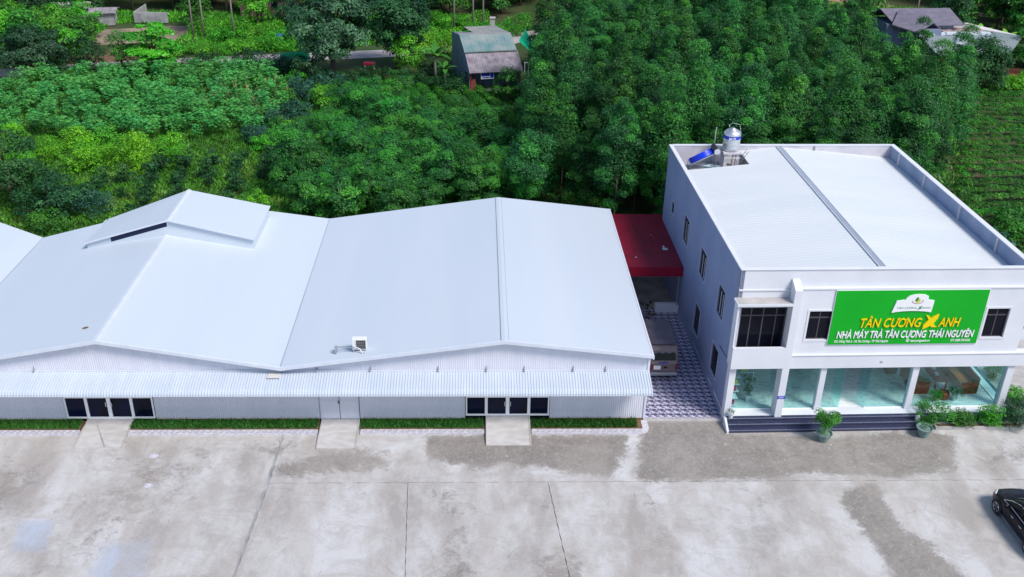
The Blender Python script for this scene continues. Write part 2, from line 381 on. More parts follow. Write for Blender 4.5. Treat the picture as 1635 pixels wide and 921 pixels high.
def yardmat():
    m = bpy.data.materials.new('yard_concrete'); m.use_nodes = True
    n = m.node_tree.nodes; l = m.node_tree.links; b = n['Principled BSDF']
    b.inputs['Specular IOR Level'].default_value = .25
    geo = n.new('ShaderNodeNewGeometry'); pos = geo.outputs['Position']
    def noise(sc, det=6, rough=.6, st=None, dist=0):
        t = n.new('ShaderNodeTexNoise'); t.inputs['Scale'].default_value = sc; t.inputs['Detail'].default_value = det; t.inputs['Roughness'].default_value = rough
        t.inputs['Distortion'].default_value = dist
        if st:
            mp = n.new('ShaderNodeMapping'); mp.inputs['Scale'].default_value = st; mp.inputs['Rotation'].default_value = (0, 0, .5); l.new(pos, mp.inputs[0]); l.new(mp.outputs[0], t.inputs['Vector'])
        else: l.new(pos, t.inputs['Vector'])
        return t.outputs['Fac']
    def ramp(f, stops):
        r = n.new('ShaderNodeValToRGB'); e = r.color_ramp.elements
        e[0].position, e[0].color = stops[0][0], (*stops[0][1], 1); e[1].position, e[1].color = stops[-1][0], (*stops[-1][1], 1)
        for p, c in stops[1:-1]: x = e.new(p); x.color = (*c, 1)
        l.new(f, r.inputs[0]); return r.outputs[0]
    def mth(op, a, b2):
        t = n.new('ShaderNodeMath'); t.operation = op
        for i, x in enumerate((a, b2)):
            if isinstance(x, (int, float)): t.inputs[i].default_value = x
            else: l.new(x, t.inputs[i])
        return t.outputs[0]
    def mix(f, a, b2, ty='MIX'):
        t = n.new('ShaderNodeMix'); t.data_type = 'RGBA'; t.blend_type = ty
        if isinstance(f, (int, float)): t.inputs[0].default_value = f
        else: l.new(f, t.inputs[0])
        for i, x in ((6, a), (7, b2)):
            if isinstance(x, tuple): t.inputs[i].default_value = (*x, 1)
            else: l.new(x, t.inputs[i])
        return t.outputs[2]
    def att(a):
        t = n.new('ShaderNodeAttribute'); t.attribute_name = a; return t.outputs['Fac']
    def edge(a, amt, lo, hi, nz):
        s = mth('ADD', a, mth('MULTIPLY', mth('SUBTRACT', nz, .5), amt))
        mr = n.new('ShaderNodeMapRange'); mr.inputs[1].default_value = lo; mr.inputs[2].default_value = hi; mr.interpolation_type = 'SMOOTHSTEP'
        l.new(s, mr.inputs[0]); return mr.outputs[0]
    n1 = noise(.35, 8, .65, (1, .45, 1)); n2 = noise(1.15, 10, .74, dist=.9); n3 = noise(11, 6, .7); n4 = noise(.8, 6, .7, (.35, 1.3, 1)); n5 = noise(4.5, 8, .75, dist=.8)
    base = ramp(n1, [(.38, (.33, .295, .27)), (.48, (.50, .475, .455)), (.57, (.62, .61, .61))])
    base = mix(mth('MULTIPLY', n2, .34), base, ramp(n5, [(.3, (.30, .28, .26)), (.7, (.56, .55, .57))]))
    pale = edge(att('pale'), .8, .3, .7, n2); base = mix(mth('MULTIPLY', pale, .75), base, (.64, .645, .67))
    blu = edge(att('blue'), .7, .2, .5, n5); base = mix(mth('MULTIPLY', blu, .75), base, (.38, .45, .58))
    damp = edge(att('damp'), 1.9, .22, .50, mth('ADD', mth('MULTIPLY', n2, .55), mth('MULTIPLY', n5, .45)))
    dc = ramp(n5, [(.3, (.10, .080, .065)), (.5, (.165, .138, .115)), (.66, (.30, .275, .25))])
    base = mix(mth('MULTIPLY', damp, .93), base, dc)
    st2 = noise(.6, 10, .74, (.8, 1.2, 1), 1.0); sm = n.new('ShaderNodeMapRange'); sm.inputs[1].default_value = .47; sm.inputs[2].default_value = .60; l.new(st2, sm.inputs[0])
    base = mix(mth('MULTIPLY', sm.outputs[0], .42), base, (.31, .275, .24))
    st3 = noise(.22, 9, .7, (1.6, .6, 1), .8); sm3 = n.new('ShaderNodeMapRange'); sm3.inputs[1].default_value = .47; sm3.inputs[2].default_value = .60; l.new(st3, sm3.inputs[0])
    base = mix(mth('MULTIPLY', sm3.outputs[0], .42), base, (.40, .35, .31))
    # flakes of pale cement and small dark spots
    v = n.new('ShaderNodeTexVoronoi'); v.inputs['Scale'].default_value = 2.3; l.new(pos, v.inputs['Vector'])
    fl = mth('MULTIPLY', mth('LESS_THAN', v.outputs['Distance'], .13), mth('GREATER_THAN', n5, .55))
    base = mix(mth('MULTIPLY', fl, mth('MULTIPLY', damp, .8)), base, (.58, .57, .57))
    v2 = n.new('ShaderNodeTexVoronoi'); v2.inputs['Scale'].default_value = .9; l.new(pos, v2.inputs['Vector'])
    dk = mth('MULTIPLY', mth('LESS_THAN', mth('ADD', v2.outputs['Distance'], mth('MULTIPLY', n5, .35)), .33), .45)
    base = mix(mth('MULTIPLY', dk, mth('GREATER_THAN', n4, .56)), base, (.30, .28, .27))
    # old hairline cracks
    v3 = n.new('ShaderNodeTexVoronoi'); v3.feature = 'DISTANCE_TO_EDGE'; v3.inputs['Scale'].default_value = .16
    wp = n.new('ShaderNodeMix'); wp.data_type = 'RGBA'; wp.blend_type = 'ADD'; wp.inputs[0].default_value = .9; l.new(pos, wp.inputs[6])
    tn = n.new('ShaderNodeTexNoise'); tn.inputs['Scale'].default_value = .7; tn.inputs['Detail'].default_value = 6; l.new(pos, tn.inputs['Vector']); l.new(tn.outputs['Color'], wp.inputs[7]); l.new(wp.outputs[2], v3.inputs['Vector'])
    ck = mth('MULTIPLY', mth('LESS_THAN', v3.outputs['Distance'], .0022), mth('GREATER_THAN', n4, .53))
    base = mix(mth('MULTIPLY', ck, .5), base, (.2, .19, .18))
    base = mix(.22, base, ramp(n3, [(.3, (.3, .29, .28)), (.7, (.62, .61, .61))]))
    l.new(base, b.inputs['Base Color'])
    rr = n.new('ShaderNodeMapRange'); rr.inputs[3].default_value = .85; rr.inputs[4].default_value = .6; l.new(damp, rr.inputs[0]); l.new(rr.outputs[0], b.inputs['Roughness'])
    bp = n.new('ShaderNodeBump'); bp.inputs['Strength'].default_value = .35; bp.inputs['Distance'].default_value = .02
    l.new(mth('ADD', n3, n5), bp.inputs['Height']); l.new(bp.outputs[0], b.inputs['Normal'])
    return m
YM = yardmat()
yard = empty('concrete_yard', (0, 0, 0), kind='structure')
MB().quad((-60, -20, -.05), (60, -20, -.05), (60, 44, -.05), (-60, 44, -.05)).build('joint_bed', M['oldconc'], yard, fixn=False)
def yslab(x0, x1, y0, y1, skew=(0, 0)):
    """slab whose side joints may run slightly askew: skew = x shift of the near corners"""
    vx0, vx1, vy0, vy1 = max(x0, -30), min(x1, 34), max(y0, 27), min(y1, 45)
    h = .14
    nx = max(2, int((x1-x0)/h)) if x0 > -31 and x1 < 45 and y1 > 28 else 2
    ny = max(2, int((y1-y0)/h)) if nx > 2 else 2
    g = .015
    u, v = np.meshgrid(np.linspace(0, 1, nx), np.linspace(0, 1, ny))
    XL = x0+g+skew[0]*(1-v); XR = x1-g+skew[1]*(1-v)
    X = XL+(XR-XL)*u; Y = y0+g+(y1-y0-2*g)*v
    # worn, slightly wandering joint edges
    X = X + .012*np.sin(Y*9.1+x0*3)*(u < .001) - .012*np.sin(Y*8.3+x1)*(u > .999)
    Y = Y + .014*np.sin(X*5.3+y0)*(v < .001) - .014*np.sin(X*6.1+y1*2)*(v > .999)
    Z = np.zeros_like(X)
    def cmb(Ls):
        a = np.zeros_like(X)
        for s, soft, P in Ls: a = np.maximum(a, s*poly_mask(X, Y, P, soft))
        return a
    A = {'damp': cmb(DAMP), 'pale': cmb(PALE), 'blue': cmb(BLUE)}
    idx = np.arange(nx*ny).reshape(ny, nx)
    F = np.stack([idx[:-1,:-1], idx[:-1,1:], idx[1:,1:], idx[1:,:-1]], -1).reshape(-1, 4)
    V = np.stack([X, Y, Z], -1).reshape(-1, 3)
    # skirt
    ring = np.concatenate([idx[0], idx[1:,-1], idx[-1,-2::-1], idx[-2:0:-1,0]])
    k = len(V); V2 = V[ring].copy(); V2[:,2] = -.049; n2 = len(ring); j = np.arange(n2); jn = (j+1) % n2
    F2 = np.stack([ring[j], k+j, k+jn, ring[jn]], -1)
    V = np.concatenate([V, V2]); F = np.concatenate([F, F2])
    A = {a: np.concatenate([b.ravel(), b.ravel()[ring]]) for a, b in A.items()}
    npmesh('slab', V, F, YM, yard, A)
YS = 36.03
yslab(-50, -30, 20, 41); yslab(-30, -9.5, 27, 41, (0, -.45)); yslab(-30, -9.95, 10, 27)
yslab(-9.5, 40, YS, 41.2)
yslab(-9.5, -3.18, 27, YS, (-.45, .4)); yslab(-3.18, 3.27, 27, YS, (.4, .75)); yslab(3.27, 40, 27, YS, (.75, 0))
for x in (-9.9, 0, 12, 24): yslab(x, x+12 if x > -5 else 0, 12, 27)

# far concrete strip right of the office
MB().slab([(27.6, 41.2, 0), (40, 41.2, 0), (40, 60, 0), (28.2, 60, 0)], .05).build('side_path', M['concrete'], kind='structure')

# ------------------------------------------------------------------ leaf geometry
def quads(C, N, Ln, W, droop=None):
    """diamond leaves: centres, normals, lengths, widths"""
    n = len(C); r = rg.normal(size=(n, 3))
    if droop is None: T = np.cross(N, r); T /= np.linalg.norm(T, axis=1)[:, None]+1e-9
    else:
        T = droop; N = np.cross(T, rg.normal(size=(n, 3))); N /= np.linalg.norm(N, axis=1)[:, None]+1e-9
    B = np.cross(N, T)
    Ln = np.asarray(Ln).reshape(-1, 1)*np.ones((n, 1)); W = np.asarray(W).reshape(-1, 1)*np.ones((n, 1))
    V = np.stack([C-T*Ln/2, C+B*W/2-T*Ln*.08, C+T*Ln/2, C-B*W/2-T*Ln*.08], 1).reshape(-1, 3)
    F = np.arange(4*n).reshape(-1, 4)
    return V, F
def unit(a): return a/(np.linalg.norm(a, axis=1)[:, None]+1e-9)
def lobes_to_leaves(LC, LR, per, size, up=.55, flat=.8, aspect=.5, jit=.5, whole=None):
    Cs, Ns, Ts, Ls = [], [], [], []
    for c, r in zip(LC, LR):
        n = int(per*(r**2)); d = unit(rg.normal(size=(n, 3))); d[:, 2] = np.where(d[:, 2] < -.35, -d[:, 2], d[:, 2])
        rad = r*(.62+.50*rg.random(n)**1.3)[:, None]
        P = c + d*rad*np.array([1, 1, flat])
        if whole is not None:
            cc, hh, rr = whole; g = unit((P-np.array([0, 0, cc]))/np.array([rr, rr, hh])); d2 = .45*d+.75*g
        else: d2 = d
        N = unit(d2*(1-up)+np.array([0, 0, up])+rg.normal(size=(n, 3))*jit*.6)
        ct = rg.random()
        Cs.append(P); Ns.append(N); Ts.append(np.clip(.55*ct+.45*rg.random(n), 0, 1)); Ls.append(size*(.7+.6*rg.random(n)))
    C = np.concatenate(Cs); N = np.concatenate(Ns); T = np.concatenate(Ts); Ln = np.concatenate(Ls)
    V, F = quads(C, N, Ln, Ln*aspect)
    return V, F, np.repeat(T, 4)
def envelope_lobes(n, h0, h1, rad, lr, shape='egg', inner=.55):
    out, rr = [], []
    tries = 0
    while len(out) < n and tries < 4000:
        tries += 1
        t = rg.random(); a = rg.random()*2*math.pi
        if shape == 'egg': e = math.sin(math.pi*min(1, (.10+.9*t)))**.75 if t > .3 else .55+.45*t/.3
        elif shape == 'cone': e = (1-t)**.7*.95+.12
        elif shape == 'spire': e = (1-t)**.62*1.12 if t > .3 else .72+.6*t
        else: e = math.sqrt(max(0, 1-(2*t-1)**2*.9)) if t > .5 else .95
        q = rad*e*(inner+(1-inner)*math.sqrt(rg.random()))*(1 if rg.random() > .25 else .5)
        p = np.array([q*math.cos(a), q*math.sin(a), h0+(h1-h0)*t])
        r = lr*(.6+.85*rg.random()**1.4)
        if all(np.linalg.norm(p-o) > .55*(r+s) for o, s in zip(out, rr)): out.append(p); rr.append(r)
    return out, rr
def trunk_mesh(name, h, r, m, parent, lean=.15, limbs=(), seg=7):
    b = MB(); dx, dy = rnd.uniform(-lean, lean), rnd.uniform(-lean, lean)
    pts = [(dx*(t*h)*.3*math.sin(t*2.5), dy*(t*h)*.3*math.sin(t*2.1), -.15+t*h) for t in (0, .15, .4, .7, 1)]
    b.tube(pts, [r*1.25, r, r*.82, r*.6, r*.25], seg)
    for p in limbs:
        z0 = min(h*.85, max(h*.25, p[2]*.6)); t = z0/h
        s = (dx*z0*.3*math.sin(t*2.5), dy*z0*.3*math.sin(t*2.1), z0)
        mid = tuple(s[i]*.5+p[i]*.5+(0, 0, .12*h*.3)[i] for i in range(3))
        b.tube([s, mid, tuple(p)], [r*.45, r*.3, r*.1], 5)
    return b.build(name, m, parent, smooth=True)
PROTO = []
def hide_proto(o): PROTO.append(o)
def make_tree(name, lm, h, rad, nl, lr, per, leaf, shape='egg', base=.25, bark='bark', tr=.12, up=.45, aspect=.5, flat=.8, inner=.55, jit=.5, fill=0, **k):
    root = empty(name, (0, 0, 0), **k)
    lc, lrs = envelope_lobes(nl, h*base+lr*.5, h-lr*.8, rad-lr*.5, lr, shape, inner)
    V, F, T = lobes_to_leaves(lc, lrs, per, leaf, up, flat, aspect, jit, (h*.5, h*.5, rad))
    if fill:        # looser leaves between the clumps
        cz = [np.array([0, 0, h*q]) for q in (.42, .58, .72)]; rs = [rad*.95, rad*.85, rad*.62]
        v2, f2, t2 = lobes_to_leaves(cz, rs, per*fill, leaf*1.05, up, 1.15, aspect, jit, (h*.5, h*.5, rad)); F = np.concatenate([F, f2+len(V)]); V = np.concatenate([V, v2]); T = np.concatenate([T, t2*.6+.2*rg.random(len(t2))])
    npmesh('crown', V, F, lm, root, {'tint': T})
    lim = sorted(lc, key=lambda p: rg.random())[:7]
    trunk_mesh('trunk', h*.82, tr, M[bark], root, limbs=lim)
    return root
def make_bush(name, lm, h, rad, nl, lr, per, leaf, aspect=.5, up=.4, flat=.85, **k):
    """a bush is one mesh: stems inside, leaves outside"""
    lc, lrs = envelope_lobes(nl, h*.18, h-lr*.7, rad-lr*.4, lr, 'dome', .3)
    V, F, T = lobes_to_leaves(lc, lrs, per, leaf, up, flat, aspect)
    st = []
    for p in lc[:8]:
        n = 1; a = np.array([0, 0, 0.]); d = np.array(p)
        s = np.array([.03, 0, 0]); st.append(np.array([a-s, a+s, d+s*.4, d-s*.4])); s = np.array([0, .03, 0]); st.append(np.array([a-s, a+s, d+s*.4, d-s*.4]))
    SV = np.concatenate(st); kx = len(V)
    V = np.concatenate([V, SV]); F = np.concatenate([F, kx+np.arange(len(SV)).reshape(-1, 4)]); T = np.concatenate([T, np.zeros(len(SV))])
    return npmesh(name, V, F, lm, None, {'tint': T}, **k)
def inside(x, y, P):
    c = False; n = len(P)
    for i in range(n):
        x1, y1 = P[i]; x2, y2 = P[(i+1) % n]
        if (y1 > y) != (y2 > y) and x < (x2-x1)*(y-y1)/(y2-y1)+x1: c = not c
    return c
def scatter(P, sp, jit=.35, seed=1, stagger=True):
    r = random.Random(seed); xs = [p[0] for p in P]; ys = [p[1] for p in P]; o = []
    y = min(ys); i = 0
    while y < max(ys):
        x = min(xs)+(sp/2 if stagger and i % 2 else 0)
        while x < max(xs):
            q = (x+r.uniform(-jit, jit)*sp, y+r.uniform(-jit, jit)*sp)
            if inside(q[0], q[1], P): o.append(q)
            x += sp
        y += sp*.87; i += 1
    return o
# ------------------------------------------------------------------ warehouse
YF, YO = 40.83, 40.46
ZP = [(-46, 3.3), (-36, 5.2), (-26.5, 3.3), (-18.0, 4.88), (-9.5, 3.38), (1.33, 4.88), (8.5, 4.07)]
YB = [(-46, 57.5), (-31, 57.0), (-26.5, 55.5), (-18.0, 57.5), (-13, 58.1), (-9.5, 58.4), (8.5, 58.6)]
def lerp(P, x):
    for (a, p), (b, q) in zip(P, P[1:]):
        if a <= x <= b: return p+(q-p)*(x-a)/(b-a)
    return P[0][1] if x < P[0][0] else P[-1][1]
def zr(x): return lerp(ZP, x)
def yb(x): return lerp(YB, x)
wh = empty('warehouse', (-9, 49, 0), label='long low white metal warehouse with a zigzag of gabled roofs and a striped awning', cat='warehouse')
WO = Vector((-9, 49, 0))
def W(o):           # children keep world coordinates: shift by the parent's base
    o.location = o.location - WO; return o
def wb(b, name, m, **k): return W(b.build(name, m, wh, **k))
names = ['west', 'w', 'x']
for (x0, z0), (x1, z1) in zip(ZP, ZP[1:]):
    b = MB(); n = 4
    # roofing laid in long trays: real folds 25 mm high every metre or so
    pts = []; L_ = x1-x0; k = max(1, round(L_/1.05))
    for j in range(k):
        xa, xb = x0+L_*j/k, x0+L_*(j+1)/k
        za, zb = zr(xa), zr(xb)
        b.slab([(xa, YO, za), (xb, YO, zb), (xb, yb(xb), zb), (xa, yb(xa), za)], .045)
    wb(b, 'roof_slope', M['roof'])
def capline(x, z, y0, y1, wd, hh, m, name, sl=.15):
    b = MB(); b.slab([(x-wd, y0, z-wd*sl+hh), (x, y0, z+hh), (x, y1, z+hh), (x-wd, y1, z-wd*sl+hh)], .03)
    b.slab([(x, y0, z+hh), (x+wd, y0, z-wd*sl+hh), (x+wd, y1, z-wd*sl+hh), (x, y1, z+hh)], .03)
    return wb(b, name, m)
capline(1.33, 4.88, YO-.02, 58.45, .17, .03, M['roof'], 'ridge_cap', .12)
b = MB()
for dx in (-.18, .18): b.box(1.33+dx-.010, 1.33+dx+.010, YO, 58.4, 4.875-abs(dx)*.12, 4.915-abs(dx)*.12)
wb(b, 'ridge_seam', M['gutter'])
capline(-18.0, 4.88, YO-.02, 52.6, .16, .035, M['trim'], 'ridge_cap', .18)
capline(-36, 5.2, YO, 57.2, .2, .05, M['trim'], 'ridge_cap', .2)
for xv, zv in ((-9.5, 3.38), (-26.5, 3.3)):
    b = MB(); b.slab([(xv-.022, YO-.02, zv+.012), (xv+.022, YO-.02, zv+.012), (xv+.022, yb(xv), zv+.012), (xv-.022, yb(xv), zv+.012)], .03)
    wb(b, 'valley_flashing', M['gutter'])
# folded trim along the front verge of every slope
b = MB()
for (x0, z0), (x1, z1) in zip(ZP, ZP[1:]):
    b.add([(x0, YO-.03, z0+.05), (x1, YO-.03, z1+.05), (x1, YO-.03, z1-.12), (x0, YO-.03, z0-.12), (x0, YO+.09, z0+.05), (x1, YO+.09, z1+.05), (x1, YO, z1-.12), (x0, YO, z0-.12)],
          [(0,3,2,1), (0,1,5,4), (3,7,6,2), (4,5,6,7)])
wb(b, 'verge_trim', M['trim'])
b = MB(); b.slab([(8.5, YO-.03, 4.09), (8.58, YO-.03, 4.07), (8.58, 58.6, 4.07), (8.5, 58.6, 4.09)], .18); wb(b, 'eave_trim', M['trim'])
# ribbed cladding: trapezoid profile every 100 mm
def cladding(x0, x1, z0, ztop, y, pitch_=.105, dep=.014):
    xs, ys = [], []; x = x0
    while x < x1:
        for f, d in ((0, 0), (.55, 0), (.7, 1), (.85, 1)): xs.append(x+pitch_*f); ys.append(y-dep*d)
        x += pitch_
    xs.append(x1); ys.append(y); n = len(xs); xs = [min(q, x1) for q in xs]
    V = [(xs[i], ys[i], z0) for i in range(n)]+[(xs[i], ys[i], ztop(xs[i])) for i in range(n)]
    F = [(i, i+1, n+i+1, n+i) for i in range(n-1)]
    return V, F
def clad(name, segs, m, **k):
    V, F = [], []
    for s in segs:
        v, f = cladding(*s); kk = len(V); V += v; F += [tuple(kk+i for i in q) for q in f]
    return W(npmesh(name, V, F, m, wh, **k))
UP = 2.5
clad('gable_cladding', [(-45, 8.4, UP, lambda x: zr(x)-.10, YF)], M['wall'])
for xa_, xb2 in ((-45, -20.28), (-15.92, -7.82), (-5.84, -.60), (3.63, 8.4)): clad('wall_cladding', [(xa_, xb2, .2, lambda x: UP, YF)], M['wall'])
b = MB(); b.box(8.4, 8.44, YF-.03, 58.3, 0, 3.95); wb(b, 'side_wall', M['wall'])
b = MB(); b.box(-9.5, 8.4, 58.0, 58.1, 0, 3.3); wb(b, 'back_wall', M['wall']); b = MB(); b.box(-45, -9.6, 55.2, 55.3, 0, 3.2); wb(b, 'back_wall', M['wall'])
b = MB(); b.box(8.36, 8.47, YF-.05, YF+.03, .1, 3.9); wb(b, 'corner_trim', M['trim'])
b = MB()
for x0, x1 in ((-45, -20.3), (-15.9, -7.85), (-5.8, -.6), (3.65, 8.4)): b.box(x0, x1, YF-.06, YF+.04, -.05, .2)
wb(b, 'wall_base', M['soil'])
b = MB(); b.box(-45, 8.3, YF+.08, YF+.12, 0, 3.2); wb(b, 'inner_lining', M['dark'])
# awning: ribbed sheet with a rolled-down front edge
def awning():
    prof = [(YF-.02, 3.02), (40.3, 2.90), (39.85, 2.80), (39.62, 2.74), (39.50, 2.67), (39.44, 2.58), (39.42, 2.46)]
    p, dep = .135, .028; xs, ds = [], []; x = -45
    while x < 8.4:
        for f, d in ((0, 0), (.45, 0), (.62, 1), (.85, 1)): xs.append(x+p*f); ds.append(d*dep)
        x += p
    n = len(xs); V, F = [], []
    for i, (y, z) in enumerate(prof):
        a = prof[max(0, i-1)]; c = prof[min(len(prof)-1, i+1)]; t = Vector((0, c[0]-a[0], c[1]-a[1])).normalized(); nn = Vector((0, t.z, -t.y))
        if nn.z < 0 and nn.y > 0: nn = -nn
        if nn.z < -.01: nn = -nn
        for j in range(n): V.append((xs[j], y+nn.y*ds[j], z+nn.z*ds[j]))
    for i in range(len(prof)-1):
        for j in range(n-1): F.append((i*n+j, (i+1)*n+j, (i+1)*n+j+1, i*n+j+1))
    return W(npmesh('awning', V, F, M['awn'], wh))
aw = awning()
b = MB(); b.prism([(YF-.02, 3.05), (39.62, 2.77), (39.42, 2.62), (39.40, 2.44), (39.5, 2.44), (39.7, 2.62), (YF-.02, 2.9)], 8.4, 8.46, 'x'); e = b.build('end_plate', M['trim'], aw)
b = MB(); b.box(-45, 8.4, YF-.07, YF-.02, 3.02, 3.075); f = b.build('head_flashing', M['trim'], aw)
for x in (-38.5, -30.1, -21.3, -9.35, -7.8, -5.2, -1.9, .45, 2.3, 4.7, 6.3):
    b = MB(); b.box(x-.03, x+.03, YF-.16, YF-.03, 3.05, 3.17); b.box(x-.012, x+.012, YF-.05, YF-.02, 3.0, 3.3); wb(b, 'bracket', M['metal'])
b = MB(); b.box(-10.1, -9.5, YF-.6, YF-.05, 2.97, 3.01); wb(b, 'patch_sheet', M['dust'])
# glazed doors
def glazed_door(x0, x1, z0):
    b = MB(); y0, y1 = YF-.07, YF+.03; xm = (x0+x1)/2
    b.box(x0, x0+.07, y0, y1, z0, UP); b.box(x1-.07, x1, y0, y1, z0, UP)
    b.box(x0+.07, x1-.07, y0, y1, z0, z0+.09); b.box(x0+.07, x1-.07, y0, y1, UP-.06, UP)
    qs = [x0+.07, x0+.07+(xm-x0)*.46, xm-.01, xm+(x1-xm)*.5-.01, x1-.07]
    cuts = [x0+(x1-x0)*.245, xm, x0+(x1-x0)*.755]; ws = [.07, .09, .07]
    for c, w_ in zip(cuts, ws): b.box(c-w_, c+w_, y0+.002, y1, z0+.09, UP-.06)
    eds = [x0+.07]+[v for c, w_ in zip(cuts, ws) for v in (c-w_, c+w_)]+[x1-.07]
    for i in range(4): b.box(eds[2*i], eds[2*i+1], y0+.004, y1, 1.48, 1.56)
    fr = wb(b, 'glazed_door', M['doorframe'])
    for i in range(4):
        for za, zb in ((z0+.09, 1.48), (1.56, UP-.06)):
            g = MB(); g.box(eds[2*i], eds[2*i+1], YF-.02, YF-.005, za, zb); g.build('pane', M['doorglass'], fr)
    g = MB(); g.box(xm-.16, xm-.12, y0-.04, y0, 1.0, 1.25); g.box(xm+.12, xm+.16, y0-.04, y0, 1.0, 1.25); g.build('handle', M['metal'], fr)
glazed_door(-20.25, -15.95, .27); glazed_door(-.57, 3.6, .40)
for x0, x1 in ((-7.80, -6.83), (-6.81, -5.86)):
    b = MB(); b.box(x0, x1-.01, YF-.05, YF+.02, .22, UP); d = wb(b, 'door_leaf', M['trim'])
    g = MB(); g.box(x0+.06, x1-.07, YF-.058, YF-.05, .3, 1.3); g.box(x0+.06, x1-.07, YF-.058, YF-.05, 1.4, 2.4); g.build('door_panel', M['wall'], d)
b = MB(); b.box(-6.87, -6.83, YF-.1, YF-.05, 1.15, 1.3); wb(b, 'door_handle', M['black'])
# roof monitor over the left gable
mp = [(-22.75, 4.40), (-17.75, 5.88), (-12.95, 4.70)]
b = MB()
b.slab([(mp[0][0], 52.35, mp[0][1]), (mp[1][0], 52.35, mp[1][1]), (mp[1][0], 57.0, mp[1][1]), (-22.5, 55.9, mp[0][1])], .05)
r1 = wb(b, 'monitor_roof', M['roof'])
b = MB(); b.slab([(mp[1][0], 52.35, mp[1][1]), (mp[2][0], 52.35, mp[2][1]), (mp[2][0], 57.3, mp[2][1]), (mp[1][0], 57.0, mp[1][1])], .05)
wb(b, 'monitor_roof', M['roof'])
def zm(x): return lerp(mp, x)
b = MB()
for x0, x1, dz in ((-22.6, -21.25, .06), (-21.25, -17.9, .42), (-17.9, -17.75, .06), (-17.75, -13.1, .10)):
    b.add([(x0, 52.5, zr(x0)-.05), (x1, 52.5, zr(x1)-.05), (x1, 52.5, zm(x1)-dz), (x0, 52.5, zm(x0)-dz), (x0, 52.56, zr(x0)-.05), (x1, 52.56, zr(x1)-.05), (x1, 52.56, zm(x1)-dz), (x0, 52.56, zm(x0)-dz)],
          [(0,1,2,3), (7,6,5,4), (3,2,6,7), (0,3,7,4), (1,5,6,2)])
b.box(-22.66, -22.6, 52.5, 55.8, zr(-22.6)-.05, zm(-22.6)-.06); b.box(-13.1, -13.04, 52.5, 57.1, zr(-13.1)-.05, zm(-13.1)-.06)
wb(b, 'monitor_wall', M['roof'])
b = MB(); b.add([(-21.25, 52.53, zm(-21.25)-.43), (-17.9, 52.53, zm(-17.9)-.43), (-17.9, 52.53, zm(-17.9)-.12), (-21.25, 52.53, zm(-21.25)-.12)], [(0,1,2,3)]); wb(b, 'vent_slot', M['slot'])  # dark sheet painted to stand for the shade inside the open slot
b = MB()
for (x0, z0), (x1, z1) in zip(mp, mp[1:]):
    for i in range(1):
        t0 = 0; t1 = 1; xa, xb_ = x0+(x1-x0)*t0, x0+(x1-x0)*t1; za, zb = z0+(z1-z0)*t0, z0+(z1-z0)*t1
        b.add([(xa, 52.31, za+.03), (xb_, 52.31, zb+.03), (xb_, 52.31, zb-.06), (xa, 52.31, za-.06), (xa, 52.36, za+.03), (xb_, 52.36, zb+.03), (xb_, 52.36, zb-.06), (xa, 52.36, za-.06)], [(0,3,2,1), (0,1,5,4), (3,7,6,2), (4,5,6,7)])
wb(b, 'monitor_trim', M['trim'])
capline(-17.75, 5.88, 52.33, 57.0, .14, .03, M['trim'], 'ridge_cap', .25)
# bird-dropped scrap on the roof
b = MB(); b.tube([(-19.15, 42.0, zr(-19.15)+.04), (-19.0, 42.02, zr(-19)+.05), (-18.88, 42.06, zr(-18.9)+.04)], [.03, .05, .02], 6)
tag(b.build('roof_debris', M['soil']), 'small brown scrap lying on the left warehouse roof slope near its ridge', 'debris')

# air conditioner on the roof edge
ac = empty('air_conditioner', (-5.7, 41.3, 3.9), label='white outdoor air conditioning unit on the warehouse roof edge with a dark square grille', cat='air conditioner'); ac.scale = (.88, .88, .88)
b = MB(); b.box(-.42, .38, -.16, .16, .12, .80); b.build('casing', M['acwhite'], ac, bevel=.02)
b = MB(); b.box(-.18, .33, -.175, -.162, .20, .73); g = b.build('grille', M['black'], ac)
b = MB()
for i in range(6):
    b.box(-.18, .33, -.185, -.176, .20+.106*i-.006, .20+.106*i+.006); b.box(-.18+.102*i-.006, -.18+.102*i+.006, -.192, -.1855, .20, .73)
b.build('grille_bars', M['oldconc'], g)
b = MB(); b.box(-.38, -.30, -.16, .16, -.05, .12); b.box(.26, .34, -.16, .16, .03, .12); b.build('foot', M['metal'], ac)
b = MB(); b.tube([(-.40, -.18, .30), (-.2, -.26, .36), (.02, -.34, .28), (.14, -.38, .10), (.18, -.38, .0)], .028, 8); b.build('drain_hose', M['acwhite'], ac, smooth=True)
b = MB(); b.box(.06, .34, -.42, -.30, -.0, .045); b.build('hose_clamp', M['gutter'], ac)
b = MB(); b.box(-1.42, -.42, -.14, -.10, .22, .26); b.box(-1.42, -.42, .12, .16, .12, .16); b.box(-1.36, -1.30, -.14, .14, .20, .24); b.box(-1.38, -1.28, -.16, -.08, -.12, .24); b.box(-1.38, -1.28, .08, .16, -.15, .15); b.build('bracket_frame', M['gutter'], ac)

M['kerbwave'] = mat('kerb_wave_print', (.43, .40, .46), .6)
